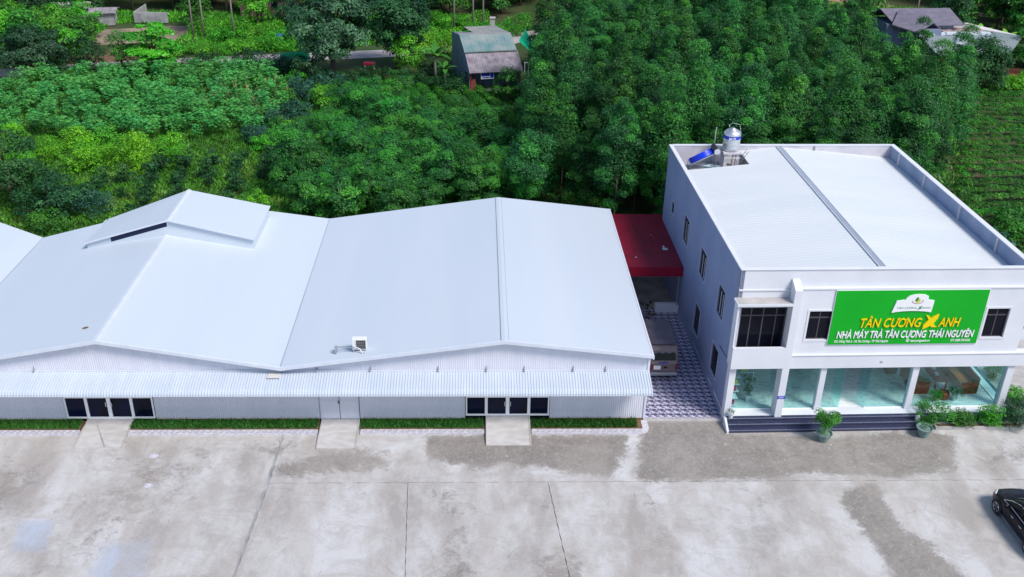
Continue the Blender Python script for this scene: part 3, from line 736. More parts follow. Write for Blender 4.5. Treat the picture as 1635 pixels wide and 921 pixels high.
# planted beds, kerbs and ramps along the wall
beds = [(-45, -19.42), (-17.0, -7.85), (-5.75, .36), (2.7, 8.25)]
blab = ['grassy planting strip at the left end of the warehouse wall', 'long grassy planting strip between the left glazed door ramp and the plain door ramp',
        'grassy planting strip between the plain door ramp and the right glazed door ramp', 'grassy planting strip with a rounded kerb end at the right warehouse corner']
for (x0, x1), lb in zip(beds, blab):
    be = empty('planting_bed', ((x0+x1)/2, 40.3, 0), label=lb, cat='flower bed'); o = Vector(((x0+x1)/2, 40.3, 0))
    b = MB(); b.box(x0, x1, 39.72, 40.04, 0, .10)
    if x1 > 8: b.lathe([(0, .094), (.46, .094), (.46, 0)], (8.12, 40.18, 0), 24); b.box(8.12, 8.58, 40.19, 40.8, 0, .09)
    k = b.build('kerb', M['kerb'], be); k.location = -o
    # printed wave tiles on the kerb top, each with its own edges
    n = int((x1-max(x0, -25))/.3); vs, fs = [], []
    for i in range(n):
        xa = x1-.3*(i+1); 
        for cx, cy, cw in ((.03, .04, .20), (.13, .17, .14)):
            q = len(vs); vs += [(xa+cx, 39.73+cy, .103), (xa+cx+cw, 39.73+cy, .103), (xa+cx+cw-.05, 39.73+cy+.09, .103), (xa+cx-.03, 39.73+cy+.09, .103)]; fs.append((q, q+1, q+2, q+3))
    kp = npmesh('kerb_tiles', vs, fs, M['kerbwave'], be, kind='stuff'); kp.location = -o
    s = MB(); s.box(x0, x1, 40.04, YF-.06, 0, .14); s_ = s.build('soil', M['soil'], be); s_.location = -o
    xa = max(x0, -25.5); xb_ = x1-(.25 if x1 > 8 else .05); nbl = int((xb_-xa)*900)
    C = np.stack([rg.uniform(xa, xb_, nbl), rg.uniform(40.06, 40.72, nbl), .12+.16*rg.random(nbl)], 1)
    d = unit(np.stack([rg.normal(size=nbl)*.5, rg.normal(size=nbl)*.5, np.ones(nbl)], 1))
    V, F = quads(C, None, .22, .035, droop=d)
    bare = np.repeat(np.abs(C[:, 0]-(-19.6)) < .9, 4)
    gg = npmesh('bed_grass', V, F, L['lawn'], be, {'tint': np.repeat(rg.random(nbl), 4)*(1-.2*bare)}, kind='stuff'); gg.location = -o
for x0, x1, zt, ln, lb in ((-19.25, -17.0, .27, 2.05, 'pale concrete ramp with a worn diagonal joint up to the left glazed door'), (-7.75, -5.85, .21, 2.15, 'concrete ramp up to the plain double door'), (.43, 2.64, .38, 1.95, 'stained square concrete ramp up to the right glazed door')):
    t = empty('entrance_ramp', ((x0+x1)/2, 39.8, 0), label=lb, cat='ramp')
    xm = (x0+x1)/2; b = MB(); y1 = YF-.07-39.8; y0 = y1-ln
    b.prism([(y1, zt), (y1, -.03), (y0, -.03), (y0, .035)], x0-xm+.06, x1-xm-.06, 'x'); b.build('ramp_slab', M['ramp'], t)
    b = MB()
    for s in (-1, 1):
        b = MB(); xe = (x1-x0)/2*s; b.prism([(y1, zt+.03), (y1, -.03), (y0-.02, -.03), (y0-.02, .06)], min(xe, xe-.06*s), max(xe, xe-.06*s), 'x'); b.build('ramp_edge', M['concrete'], t)
    if x0 < -18:
        b = MB(); b.add([(-.55, y1-.5, zt*.78+.012), (-.50, y1-.46, zt*.8+.012), (.35, y0+.02, .052), (.28, y0+.02, .052)], [(0, 1, 2, 3)]); b.build('repair_joint', M['oldconc'], t)
for i, (x, y, r_, lb) in enumerate([(-15.3, 38.1, .24, 'pale cement patch on the yard just right of the left ramp'), (-14.9, 35.9, .22, 'round pale cement patch in the middle of the left yard slab')]):
    b = MB(); n = 12; b.v = [(x+r_*math.cos(a*2*math.pi/n)*(1+.15*math.sin(a*5)), y+r_*.75*math.sin(a*2*math.pi/n), .004) for a in range(n)]; b.f = [tuple(range(n))]; b.m = [0]
    o = b.build('cement_patch', M['kerb'], fixn=False); tag(o, lb, 'cement patch')

# ------------------------------------------------------------------ alley
al = empty('tiled_alley', (10.4, 46.5, 0), kind='structure'); AO = Vector((10.4, 46.5, 0))
b = MB(); b.box(8.45, 12.5, 40.95, 59, -.03, .055); o = b.build('alley_bed', M['oldconc'], al); o.location = -AO
b = MB(); b.box(8.45, 12.42, 40.72, 40.93, -.03, .10); o = b.build('kerb', M['concrete'], al, bevel=.01); o.location = -AO
pat = ["DDDDG", "WWDGG", "WWWDD", "GWWWW", "GGDDW"]
T0 = .395; vs, fs, ms = [], [], []
c = T0/5
for j in range(5):
    for i in range(5):
        k = len(vs); x0 = -T0/2+i*c; y0 = T0/2-(j+1)*c
        sk = c*.25
        vs += [(x0, y0, 0), (x0+c, y0, 0), (x0+c, y0+c, 0), (x0, y0+c, 0)]; fs.append((k, k+1, k+2, k+3)); ms.append('DGW'.index(pat[j][i]))
me = bpy.data.meshes.new('tile'); k = len(vs); h = T0/2
vs += [(-h, -h, 0), (h, -h, 0), (h, h, 0), (-h, h, 0), (-h, -h, -.012), (h, -h, -.012), (h, h, -.012), (-h, h, -.012)]
for a, b_ in ((0, 1), (1, 2), (2, 3), (3, 0)): fs.append((k+a, k+4+a, k+4+b_, k+b_)); ms.append(0)
me.from_pydata(vs, [], fs); [me.materials.append(M[q]) for q in ('tileD', 'tileG', 'tileW')]; me.polygons.foreach_set('material_index', ms)
nt_ = 0
y = 41.13; row = 0
while y < 52.6 and nt_ < 298:
    for i in range(10):
        x = 8.67+.4*i
        if x > 12.45: continue
        o = bpy.data.objects.new('tile', me); col.objects.link(o); o.parent = al; o.location = (x-AO.x, y-AO.y, .068+rnd.uniform(-.002, .002)); nt_ += 1
    y += .4; row += 1

# red canopy between the buildings
rc = empty('red_canopy', (10.7, 55.7, 0), label='dark red sheet metal canopy over the far end of the tiled alley', cat='canopy')
b = MB()
for i in range(9):
    xa = 8.75+(12.42-8.75)*i/9-10.7; xb_ = 8.75+(12.42-8.75)*(i+1)/9-10.7
    b.slab([(xa, -3.75, 3.2), (xb_-.004, -3.75, 3.2), (xb_-.004, 3.8, 3.32), (xa, 3.8, 3.32)], .03)
b.slab([(-1.95, -3.75, 3.165), (1.72, -3.75, 3.165), (1.72, 3.8, 3.285), (-1.95, 3.8, 3.285)], .02)
b.build('roof_sheet', M['red'], rc)
b = MB(); b.box(-2.0, 1.72, -3.83, -3.78, 2.62, 3.2); b.box(-2.0, 1.70, -3.86, -3.83, 2.62, 2.68); b.build('valance', M['redv'], rc)
for x, y in ((1.35, -3.6), (-1.9, -3.6), (1.35, 3.6)):
    b = MB(); b.tube([(x, y, 0), (x, y, 3.1)], .04, 8); b.build('post', M['metal'], rc)
b = MB(); b.box(.62, .95, -1.6, -1.3, 3.275, 3.28); b.box(.7, .8, -1.3, -1.0, 3.28, 3.285); b.box(-1.2, -1.1, -2.6, -2.5, 3.245, 3.25); b.box(.2, .26, .6, .66, 3.29, 3.295); b.build('debris_scraps', M['dust'], rc, kind='stuff')
b = MB(); b.box(-.7, .7, -.22, .22, 0, .5); b.box(-.62, .62, -.14, .14, .5, .52)
o = b.build('low_wall_block', M['plaster'], bevel=.02); o.location = (11.5, 52.25, .05); tag(o, 'low pale rendered block across the alley in front of the red canopy', 'low wall')
vs, fs = [], []
b = MB()
for i in range(60):
    x, y = rnd.uniform(8.7, 10.7), rnd.uniform(51.2, 53.2); s = rnd.uniform(.05, .22)
    b.box(x, x+s, y, y+s*rnd.uniform(.4, 1.4), .05, .06+s*rnd.uniform(.3, 1), Matrix.Translation((0, 0, 0)))
o = b.build('rubbish_pile', mat('mixed_rubbish', (.05, .05, .05), .8, (.34, .32, .30), 4, lo=.45, hi=.6), kind='stuff'); tag(o, 'pile of mixed dark and pale rubbish under the red canopy', 'rubbish')

# ------------------------------------------------------------------ old van in the alley
van = empty('old_van', (10.02, 46.45, .068), label='dusty grey brown old minivan parked in the tiled alley beside the warehouse', cat='van')
b = MB(); b.prism([(-1.82, .30), (-1.84, .95), (-1.78, 1.12), (-1.60, 1.66), (-1.42, 1.84), (-1.0, 1.90), (1.2, 1.90), (1.55, 1.80), (1.85, 1.15), (1.95, .8), (1.93, .30)], -.74, .74, 'x')
b.build('body', M['van'], van, bevel=.05)
b = MB(); b.slab([(-.64, -1.36, 1.925), (.64, -1.36, 1.925), (.62, 1.3, 1.925), (-.62, 1.3, 1.925)], .03); b.build('roof', M['vanroof'], van, bevel=.01)
b = MB(); b.v = [(-.64, -1.785, 1.14), (.64, -1.785, 1.14), (.60, -1.628, 1.60), (-.60, -1.628, 1.60)]; b.v = [(x, y-.004, z) for x, y, z in b.v]; b.f = [(0, 1, 2, 3)]; b.m = [0]
rw = b.build('rear_window', M['glassdark'], van, fixn=False)
b = MB(); n = 16
for i in range(n):
    x0 = -.60+1.2*i/n; x1 = x0+1.2/n-.002; d = .06+.03*math.sin(i*1.3)
    t = 1-(1.60-(1.60-d)-0)/.46
    b.add([(x0, -1.64, 1.60), (x1, -1.64, 1.60), (x1, -1.64-.34*d, 1.60-d), (x0, -1.64-.34*d, 1.60-d)], [(0, 1, 2, 3)])
b.build('curtain_fringe', M['vanroof'], rw)
b = MB(); b.box(-.72, .72, -1.95, -1.84, .28, .46); b.build('rear_bumper', M['metal'], van, bevel=.02)
b = MB(); b.box(-.55, -.17, -1.862, -1.845, .62, .86); b.build('number_plate', M['lwhite'], van)
b = MB(); b.box(-.02, .18, -1.862, -1.845, .70, .80); b.build('tailgate_handle', M['black'], van)
b = MB(); b.box(-.30, .22, -1.842, -1.832, 1.0, 1.06); b.build('blue_lettering', M['blue'], van)
for x in (-.70, .62):
    b = MB(); b.box(x, x+.09, -1.862, -1.84, .60, .95); b.build('tail_light', M['redv'], van)
b = MB(); b.prism([(-1.5, 1.2), (-1.34, 1.62), (1.35, 1.62), (1.6, 1.2)], .742, .752, 'x'); b.build('side_window', M['glassdark'], van)
b = MB(); b.box(.76, .86, 1.3, 1.36, 1.2, 1.42); b.build('mirror', M['black'], van)
for y in (-1.15, 1.2):
    for x in (-.70, .60):
        b = MB(); b.tube([(x-.02, y, .28), (x+.14, y, .28)], .28, 18); b.build('wheel', M['rubber'], van)

# ------------------------------------------------------------------ office building
OFF = Vector((12.45, 41.15, 0)); ORZ = yaw*0+.0221919
off = empty('office_building', OFF, ORZ, label='white two storey office with a green sign, glass ground floor and pale metal roof', cat='office building')
def ow(s, t, z=0): return (OFF.x+s*math.cos(ORZ)-t*math.sin(ORZ), OFF.y+s*math.sin(ORZ)+t*math.cos(ORZ), z)
TOP = 8.40; DEP = 17.6; WID = 14.45
def holed(b, axis, pos, th, a0, a1, z0, z1, holes):
    A = sorted({a0, a1, *[h[0] for h in holes], *[h[1] for h in holes]}); Z = sorted({z0, z1, *[h[2] for h in holes], *[h[3] for h in holes]})
    for i in range(len(A)-1):
        for j in range(len(Z)-1):
            ca, cz = (A[i]+A[i+1])/2, (Z[j]+Z[j+1])/2
            if any(h[0] < ca < h[1] and h[2] < cz < h[3] for h in holes): continue
            if axis == 'x': b.box(pos, pos+th, A[i], A[i+1], Z[j], Z[j+1])
            else: b.box(A[i], A[i+1], pos, pos+th, Z[j], Z[j+1])
LW = [(10.45, 11.75, 4.62, 6.22), (6.05, 7.38, 4.60, 6.18), (1.98, 3.20, 4.47, 6.10), (14.62, 15.30, 4.86, 5.62), (6.05, 7.22, 1.08, 2.82), (1.80, 3.05, 1.10, 2.74)]
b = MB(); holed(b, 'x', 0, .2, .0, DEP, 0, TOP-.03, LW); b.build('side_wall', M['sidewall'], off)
b = MB(); b.box(-.025, .0, .3, DEP, 0, .32); b.build('wall_plinth', M['sidewall'], off)
for k, (t0, t1, z0, z1) in enumerate(LW):
    b = MB()
    for q in ((t0-.035, t0, z0-.035, z1+.035), (t1, t1+.035, z0-.035, z1+.035), (t0, t1, z0-.035, z0), (t0, t1, z1, z1+.035)): b.box(-.02, .0, *q)
    wn = b.build('window', M['winlight'], off)
    b = MB()
    for q in ((t0, t0+.06, z0, z1), (t1-.06, t1, z0, z1), (t0+.06, t1-.06, z0, z0+.06), (t0+.06, t1-.06, z1-.06, z1)): b.box(.05, .11, *q)
    b.build('frame', M['winframe'], wn)
    b = MB(); b.box(.075, .085, t0+.06, t1-.06, z0+.06, z1-.06); b.build('pane', M['glass'], wn)
    if k < 3:
        b = MB()
        for i in (1, 2): c_ = t0+(t1-t0)*i/3; b.box(.035, .06, c_-.022, c_+.022, z0+.05, z1-.3)
        b.build('bars', M['winlight'], wn)
# front: parapet, upper storey, beam
b = MB(); b.box(-.0, WID, 0, .2, 7.38, TOP); b.build('front_parapet', M['plaster'], off)
b = MB(); b.box(-.03, WID+.03, -.05, .2, TOP, TOP+.05); b.build('parapet_coping', M['plaster'], off, bevel=.01)
b = MB(); b.box(0, 2.5, -.05, .0, 7.29, 7.38); b.build('string_course', M['plaster'], off, bevel=.01)
b = MB(); b.box(.0, .25, 0.0, .2, 4.1, 7.38); b.box(.25, 2.5, 0, .2, 6.38, 7.38); b.box(0, 2.9, 0, .2, 2.95, 4.1); b.build('bay_wall', M['plaster'], off)
b = MB(); holed(b, 'y', -.18, .18, 2.85, 14.3, 3.82, 7.42, [(3.57, 4.72, 4.65, 6.25), (12.40, 13.52, 4.68, 6.31)]); b.build('front_wall', M['plaster'], off)
b = MB(); b.box(2.85, 14.36, -.22, 0, 7.42, 7.50); b.build('string_course', M['plaster'], off, bevel=.01)
b = MB(); b.prism([(-.7, .3), (-.7, 7.62), (-.02, 7.95), (-.02, .3)], 2.5, 2.85, 'x'); b.build('fin_wall', M['plaster'], off)
b = MB(); b.box(2.85, 16.4, -.28, .1, 3.05, 3.78); b.build('front_beam', M['plaster'], off)
b = MB(); b.box(2.85, 16.42, -.32, .1, 3.78, 3.84); b.build('beam_ledge', M['plaster'], off, bevel=.01)
b = MB(); b.box(7.55, 7.67, -.30, -.28, 3.33, 3.43); b.build('beam_fitting', M['oldconc'], off)
# balcony box, canopy slab and big bay window
b = MB(); b.box(-.1, 2.5, -.7, -.55, 3.33, 4.5); b.box(-.1, .02, -.55, 0, 3.33, 4.5); b.box(.02, 2.5, -.55, 0, 3.33, 3.45); b.build('balcony_parapet', M['plaster'], off)
b = MB(); b.box(-.17, 2.5, -.70, .0, 6.80, 6.93); b.build('canopy_slab', M['plaster'], off)
b = MB(); b.box(-.12, 2.48, -.66, .0, 6.93, 6.94); b.build('canopy_screed', M['concrete'], off)
b = MB(); b.box(-.1, .0, -.55, .0, 4.5, 6.8); b.box(-.1, 0, -.7, -.55, 4.5, 4.52); b.build('bay_reveal', M['plaster'], off)
def fwindow(s0, s1, z0, z1, tpl, cols, transom, pm='glass', name='window', y=.06, bar=.05):
    b = MB(); y0, y1 = tpl
    b.box(s0, s0+.05, y0, y1, z0, z1); b.box(s1-.05, s1, y0, y1, z0, z1); b.box(s0+.05, s1-.05, y0, y1, z0, z0+.05); b.box(s0+.05, s1-.05, y0, y1, z1-.05, z1)
    f = b.build(name, M['winframe'], off)
    b = MB()
    for c_ in cols: b.box(c_-bar/2, c_+bar/2, y0+.01, y1-.01, z0+.05, z1-.05)
    if transom: b.box(s0+.05, s1-.05, y0+.012, y1-.012, transom-.035, transom+.035)
    b.build('mullion', M['winframe'], f)
    ed = [s0+.05]+list(cols)+[s1-.05]
    for a, c_ in zip(ed, ed[1:]):
        for za, zb in (((z0+.05, transom-.035), (transom+.035, z1-.05)) if transom else ((z0+.05, z1-.05),)):
            g = MB(); g.box(a+.005, c_-.005, (y0+y1)/2-.004, (y0+y1)/2+.004, za, zb); g.build('pane', M[pm], f)
    return f
fwindow(.25, 2.5, 4.1, 6.38, (.03, .09), (.78, 1.38, 2.02), 5.92, name='bay_window', bar=.06)
b = MB(); b.box(.25, 2.5, .1, .12, 4.9, 4.96); b.build('inner_rail', M['winframe'], off)
fwindow(3.57, 4.72, 4.65, 6.25, (-.10, -.04), (4.14,), 5.85); fwindow(12.40, 13.52, 4.68, 6.31, (-.10, -.04), (12.96,), 5.90)
for s0, s1, z0, z1 in ((3.57, 4.72, 4.65, 6.25), (12.40, 13.52, 4.68, 6.31)):
    b = MB(); b.box(s0-.1, s0, -.205, -.18, z0-.1, z1+.1); b.box(s1, s1+.1, -.205, -.18, z0-.1, z1+.1); b.box(s0, s1, -.205, -.18, z0-.1, z0); b.box(s0, s1, -.205, -.18, z1, z1+.1); b.build('window_surround', M['plaster'], off)
# right corner balcony return
b = MB(); b.box(14.3, 16.4, .9, 1.1, 3.84, 7.0); b.box(14.3, 14.45, -.18, .9, 3.84, 7.4); b.build('corner_wall', M['plaster'], off)
fwindow(14.62, 15.6, 4.6, 6.3, (.84, .90), (15.1,), 5.9)
# right and back walls, inner parapets with piers
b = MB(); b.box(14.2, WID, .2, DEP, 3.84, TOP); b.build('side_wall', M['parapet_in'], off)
b = MB(); b.box(14.17, WID+.02, .2, DEP, TOP, TOP+.045); b.box(.2, 14.17, DEP-.22, DEP+.02, TOP, TOP+.045); b.box(-.02, .21, .2, DEP+.02, TOP-.03, TOP+.03); b.build('parapet_coping', M['plaster'], off)
b = MB(); b.box(.2, 14.2, DEP-.2, DEP, 0, TOP); b.build('back_wall', M['parapet_back'], off)
for t in (3.4, 7.6, 12.2, 15.9): b = MB(); b.box(14.13, 14.2, t-.09, t+.09, 7.3, TOP); b.build('parapet_pier', M['parapet_back'], off)
b = MB(); b.box(9.2, 9.3, DEP-.26, DEP-.2, 7.6, TOP); b.build('parapet_pier', M['oldconc'], off)
def zro(s): return 8.33-.1*abs(s-6.95)
RX0, RT0 = 4.5, 15.0; DZ = 7.35
b = MB(); n = 14
for i in range(n):
    sa, sb = .2+(6.80-.2)*i/n, .2+(6.80-.2)*(i+1)/n
    t1 = RT0 if sb < RX0+.05 else DEP-.2
    b.slab([(sa, .2, zro(sa)), (sb, .2, zro(sb)), (sb, t1, zro(sb)), (sa, t1, zro(sa))], .045)
b.build('roof_slope', M['roof2'], off)
b = MB()
for i in range(n):
    sa, sb = 7.10+(14.2-7.10)*i/n, 7.10+(14.2-7.10)*(i+1)/n
    b.slab([(sa, .2, zro(sa)), (sb, .2, zro(sb)), (sb, DEP-.2, zro(sb)), (sa, DEP-.2, zro(sa))], .045)
b.build('roof_slope', M['roof2'], off)
# fine roofing ribs across both slopes (sheets run down the slope)
vs, fs = [], []
for (s0, s1) in ((.22, 6.74), (7.16, 14.1)):
    t = .35
    while t < DEP-.3:
        a0 = s0
        if s0 < 1 and t > RT0-.02: a0 = RX0+.05
        for dd in (0,):
            k = len(vs); vs += [(a0, t, zro(a0)+.002), (s1, t, zro(s1)+.002), (s1, t+.03, zro(s1)+.014), (a0, t+.03, zro(a0)+.014), (s1, t+.06, zro(s1)+.002), (a0, t+.06, zro(a0)+.002)]
            fs += [(k, k+1, k+2, k+3), (k+3, k+2, k+4, k+5)]
        t += .30
npmesh('roof_ribs', vs, fs, M['roof2'], off, kind='stuff')
b = MB(); b.box(6.79, 7.11, .2, DEP-.2, 8.2, 8.365); b.build('ridge_flashing', M['gutter'], off)
b = MB(); b.box(6.77, 6.80, .2, DEP-.2, 8.33, 8.38); b.box(7.10, 7.13, .2, DEP-.2, 8.33, 8.38); b.build('flashing_edge', M['trim'], off)
# sunken service deck in the back left corner
b = MB(); b.box(.2, RX0, RT0, DEP-.2, 7.2, DZ); b.build('service_deck', M['oldconc'], off)
b = MB(); b.box(RX0, RX0+.06, RT0, DEP-.2, 7.0, zro(RX0)-.03); b.box(.2, RX0, RT0-.08, RT0, 7.0, zro(.2)-.02); b.build('deck_wall', M['oldconc'], off)
b = MB(); b.box(.2, RX0+.05, RT0-.03, RT0+.03, zro(.2)-.02, zro(.2)+.02) if False else None
# floors and ceilings
b = MB(); b.box(.2, 14.2, .2, DEP-.2, 3.07, 3.30); b.box(.02, 16.3, 0, .2, 3.06, 3.30) if False else None; b.build('upper_floor', M['plaster'], off)
b = MB(); b.box(-.0, 14.95, -.55, 9.0, 0, .45); b.build('platform', M['plaster'], off)
b = MB(); b.box(.35, 14.6, .12, 7.0, .45, .458); b.build('tiled_floor', M['marble'], off)
b = MB()
for i in range(1, 18): b.box(.35+i*.8-.004, .35+i*.8+.004, .12, 7, .458, .4595)
for i in range(1, 9): b.box(.35, 14.6, .12+i*.8-.004, .12+i*.8+.004, .458, .4592)
b.build('floor_joints', M['concrete'], off, kind='stuff')
b = MB(); b.box(.2, 14.5, 7.0, 7.15, .45, 3.07); b.build('inner_wall', M['plaster'], off)
# ground-floor columns
for s0, s1, t0, t1 in ((-.03, .30, -.45, .0), (4.70, 5.0, -.15, .15), (9.42, 9.74, -.15, .15), (14.30, 14.66, -.15, .25), (14.3, 14.6, 5.6, 6.0)):
    b = MB(); b.box(s0, s1, t0, t1, .45, 3.06 if s0 > 0 else 3.33); b.build('column', M['plaster'], off, bevel=.012)
b = MB(); b.box(2.48, 2.87, -.715, -.70, 1.55, 1.72); pl = b.build('address_plate', M['blue'], off)
b = MB(); b.box(2.53, 2.82, -.722, -.716, 1.655, 1.675); b.box(2.56, 2.79, -.722, -.716, 1.60, 1.615); b.build('plate_print', M['lwhite'], pl)
# shop-front glass
def gl(s0, s1, t0, t1, z0=.5, z1=3.05):
    b = MB(); b.box(s0, s1, t0, t1, z0, z1); return b.build('glass_pane', M['teal'], off)
gl(.30, 2.5, .02, .035, .5, 3.0); gl(2.86, 4.70, .0, .015); gl(5.0, 6.05, .0, .015); gl(7.35, 9.42, .0, .015); gl(9.74, 14.3, .0, .015)
gl(14.48, 14.495, .25, 5.6); 
b = MB(); b.box(5.98, 5.995, .0, 1.05, .47, 2.95); b.build('glass_door', M['teal'], off)
b = MB(); b.box(7.33, 7.345, .0, 1.05, .47, 2.95); b.build('glass_door', M['teal'], off)
b = MB(); b.box(.30, 2.5, .0, .06, .45, .5); b.box(2.86, 4.70, -.02, .04, .45, .5); b.box(5.0, 5.98, -.02, .04, .45, .5); b.box(7.35, 9.42, -.02, .04, .45, .5); b.box(9.74, 14.3, -.02, .04, .45, .5); b.box(14.46, 14.52, .25, 5.6, .45, .5); b.build('glazing_rail', M['doorframe'], off)
# entrance steps
st = empty('entrance_steps', ow(5, -1), ORZ, label='wide dark granite steps with white cheek in front of the glass ground floor', cat='steps')
for i, (y0, z1) in enumerate(((-1.38, .15), (-1.07, .30), (-.77, .45))):
    b = MB(); b.box(-4.95, 5.4, y0+1, -.555+1, z1-.15 if i else -.02, z1-.002); b.build('step', M['granite'], st)
    b = MB(); b.box(-4.95, 5.4, y0+.985, y0+1.03, z1-.03, z1+.004); b.build('nosing', M['granose'], st)
b = MB(); b.prism([(-.42, 0), (-.42, .14), (.22, .46), (.44, .46), (.44, 0)], -5.06, -4.955, 'x'); b.build('cheek_wall', M['plaster'], st)
b = MB(); b.box(-.0, 14.95, -.75, -.555, .0, .44); b.build('platform_edge', M['granite'], off)
b = MB(); b.box(14.95, 15.2, -.75, 9, 0, .30); b.box(15.2, 15.45, -.75, 9, 0, .15); b.build('side_step', M['granite'], off)
# corner cable on the side wall
b = MB(); b.tube([(-.03, .08, 6.9), (-.03, .12, 5.2), (-.03, .16, 3.42), (-.03, .9, 3.3), (-.03, 1.75, 3.22)], .015, 5); b.build('wall_cable', M['black'], off)

# sign board on the front wall
SG = Vector(ow(4.70, -.19, 4.40)); sg = empty('shop_sign', SG, ORZ, label='large bright green sign board with yellow and white lettering on the office front', cat='sign')
SWd, SHt = 7.50, 2.98
b = MB(); b.box(0, SWd, -.07, 0, 0, SHt); b.build('board', M['signgreen'], sg)
b = MB(); b.box(-.03, SWd+.03, -.05, .0, SHt, SHt+.03); b.box(-.03, SWd+.03, -.05, .0, -.03, 0); b.box(-.03, 0, -.05, 0, 0, SHt); b.box(SWd, SWd+.03, -.05, 0, 0, SHt); b.build('board_edge', M['lwhite'], sg)
def P(fx, fz): return (fx*SWd, (1-fz)*SHt)
em = [P(.379, .40), P(.398, .185), P(.452, .165), P(.458, .135), P(.475, .095), P(.505, .072), P(.54, .065), P(.575, .072), P(.60, .10), P(.603, .165), P(.645, .18), P(.640, .395), P(.60, .378), P(.55, .368), P(.50, .366), P(.45, .372), P(.41, .384)]
b = MB(); b.prism(em, -.13, -.07, 'y'); eb = b.build('emblem', M['lwhite'], sg)
b = MB(); n = 20; cx, cz = P(.535, .175)
k = [(cx+.13*math.cos(2*math.pi*i/n), cz+.13*math.sin(2*math.pi*i/n)) for i in range(n)]; b.prism(k, -.135, -.13, 'y'); b.build('emblem_disc', M['olive'], eb)
b = MB(); b.prism([(cx-.15, cz+.02), (cx-.08, cz+.16), (cx+.0, cz+.19), (cx+.02, cz+.06), (cx-.06, cz-.06)], -.14, -.1355, 'y'); b.build('emblem_leaf', M['lgreen'], eb)
b = MB(); b.tube([(cx+.26*math.cos(a)-.0, -.137, cz-.03+.14*math.sin(a)) for a in np.linspace(math.pi*.95, math.pi*2.15, 14)], .011, 5); b.build('emblem_ring', M['redv'], eb)
text('emblem_lettering', 'TÂN CƯƠNG', .135, M['lgreen'], eb, (P(.398, 0)[0]+.56, -.133, P(0, .325)[1]), width=.98, depth=.003)
text('emblem_lettering', 'ANH', .135, M['lgreen'], eb, (P(.598, 0)[0]+.02, -.133, P(0, .325)[1]), width=.42, depth=.003)
b = MB(); x0, z0 = P(.553, .33); b.prism([(x0-.08, z0-.03), (x0+.10, z0+.16), (x0+.16, z0+.16), (x0+.02, z0-.02)], -.14, -.131, 'y'); b.prism([(x0-.02, z0+.14), (x0+.04, z0+.14), (x0+.14, z0), (x0+.08, z0)], -.137, -.1305, 'y'); b.build('emblem_lettering', M['lgreen'], eb)
text('yellow_lettering', 'TÂN CƯƠNG', .70, M['yellow'], sg, (P(.386, 0)[0], -.10, P(0, .668)[1]), width=.405*SWd, shear=.18, heavy=.010, depth=.02)
text('yellow_lettering', 'ANH', .70, M['yellow'], sg, (P(.779, 0)[0], -.10, P(0, .668)[1]), width=.142*SWd, shear=.18, heavy=.010, depth=.02)
x0, z0 = P(.655, .575)
b = MB(); b.prism([(x0-.36, z0-.42), (x0-.34, z0-.16), (x0-.16, z0+.10), (x0+.08, z0+.30), (x0+.33, z0+.43), (x0+.30, z0+.20), (x0+.16, z0-.06), (x0-.06, z0-.26)], -.14, -.072, 'y')
b.prism([(x0-.30, z0+.36), (x0-.12, z0+.30), (x0+.02, z0+.10), (x0+.30, z0-.28), (x0+.36, z0-.30), (x0+.06, z0-.30), (x0-.06, z0-.02), (x0-.18, z0+.18)], -.125, -.0715, 'y'); b.build('leaf_letter', M['yellow'], sg)
text('white_lettering', 'NHÀ MÁY TRÀ TÂN CƯƠNG THÁI NGUYÊN', .56, M['lwhite'], sg, (P(.505, 0)[0], -.095, P(0, .872)[1]), width=.915*SWd, shear=.10, heavy=.013, depth=.015)
text('small_lettering', 'ĐC: Hồng Thái 2 - Xã Tân Cương - TP Thái Nguyên', .17, M['lwhite'], sg, (P(.222, 0)[0], -.075, P(0, .958)[1]), width=.36*SWd, bold=.004, depth=.004)
text('small_lettering', 'tancuongxanh.vn', .18, M['lwhite'], sg, (P(.617, 0)[0], -.075, P(0, .958)[1]), width=.128*SWd, bold=.004, depth=.004)
text('small_lettering', 'ĐT: 0208 378 0365', .17, M['lwhite'], sg, (P(.888, 0)[0], -.075, P(0, .958)[1]), width=.132*SWd, bold=.004, depth=.004)
b = MB(); cx, cz = P(.532, .93); b.tube([(cx+.08*math.cos(a), -.076, cz+.08*math.sin(a)) for a in np.linspace(0, 2*math.pi, 17)], .014, 5); b.box(cx-.08, cx+.08, -.078, -.072, cz-.01, cz+.01); b.box(cx-.01, cx+.01, -.079, -.071, cz-.08, cz+.08); b.build('web_icon', M['lwhite'], sg)

# ------------------------------------------------------------------ rooftop services
tk = empty('water_tank', ow(3.55, 16.3, 7.19), ORZ, label='stainless steel water tank with a blue band on brick piers at the office roof corner', cat='water tank')
for x in (-.46, .28):
    for y in (-.42, .26): b = MB(); b.box(x, x+.2, y, y+.2, 0, 1.22); b.build('pier', M['parapet_back'], tk)
b = MB(); b.box(-.56, .56, -.52, .56, 1.22, 1.34); b.build('stand_slab', M['parapet_back'], tk)
b = MB()
prof = [(.0, 1.36), (.50, 1.36), (.53, 1.42)]
z = 1.42
for i in range(3): prof += [(.53, z+.26), (.522, z+.28), (.53, z+.30)]; z += .30
prof += [(.53, 2.42), (.50, 2.50), (.36, 2.62), (.16, 2.69), (.15, 2.74), (0, 2.75)]
b.lathe(prof, (0, 0, 0), 28); b.build('tank_body', M['steel'], tk, smooth=True)
b = MB(); b.lathe([(.534, 2.14), (.540, 2.15), (.540, 2.33), (.534, 2.34)], (0, 0, 0), 28); bd = b.build('blue_band', M['blue'], tk)
text('band_lettering', 'Sơn Hà', .17, M['lwhite'], bd, (-.12, -.545, 2.18), width=.42, bold=.004, depth=.003)
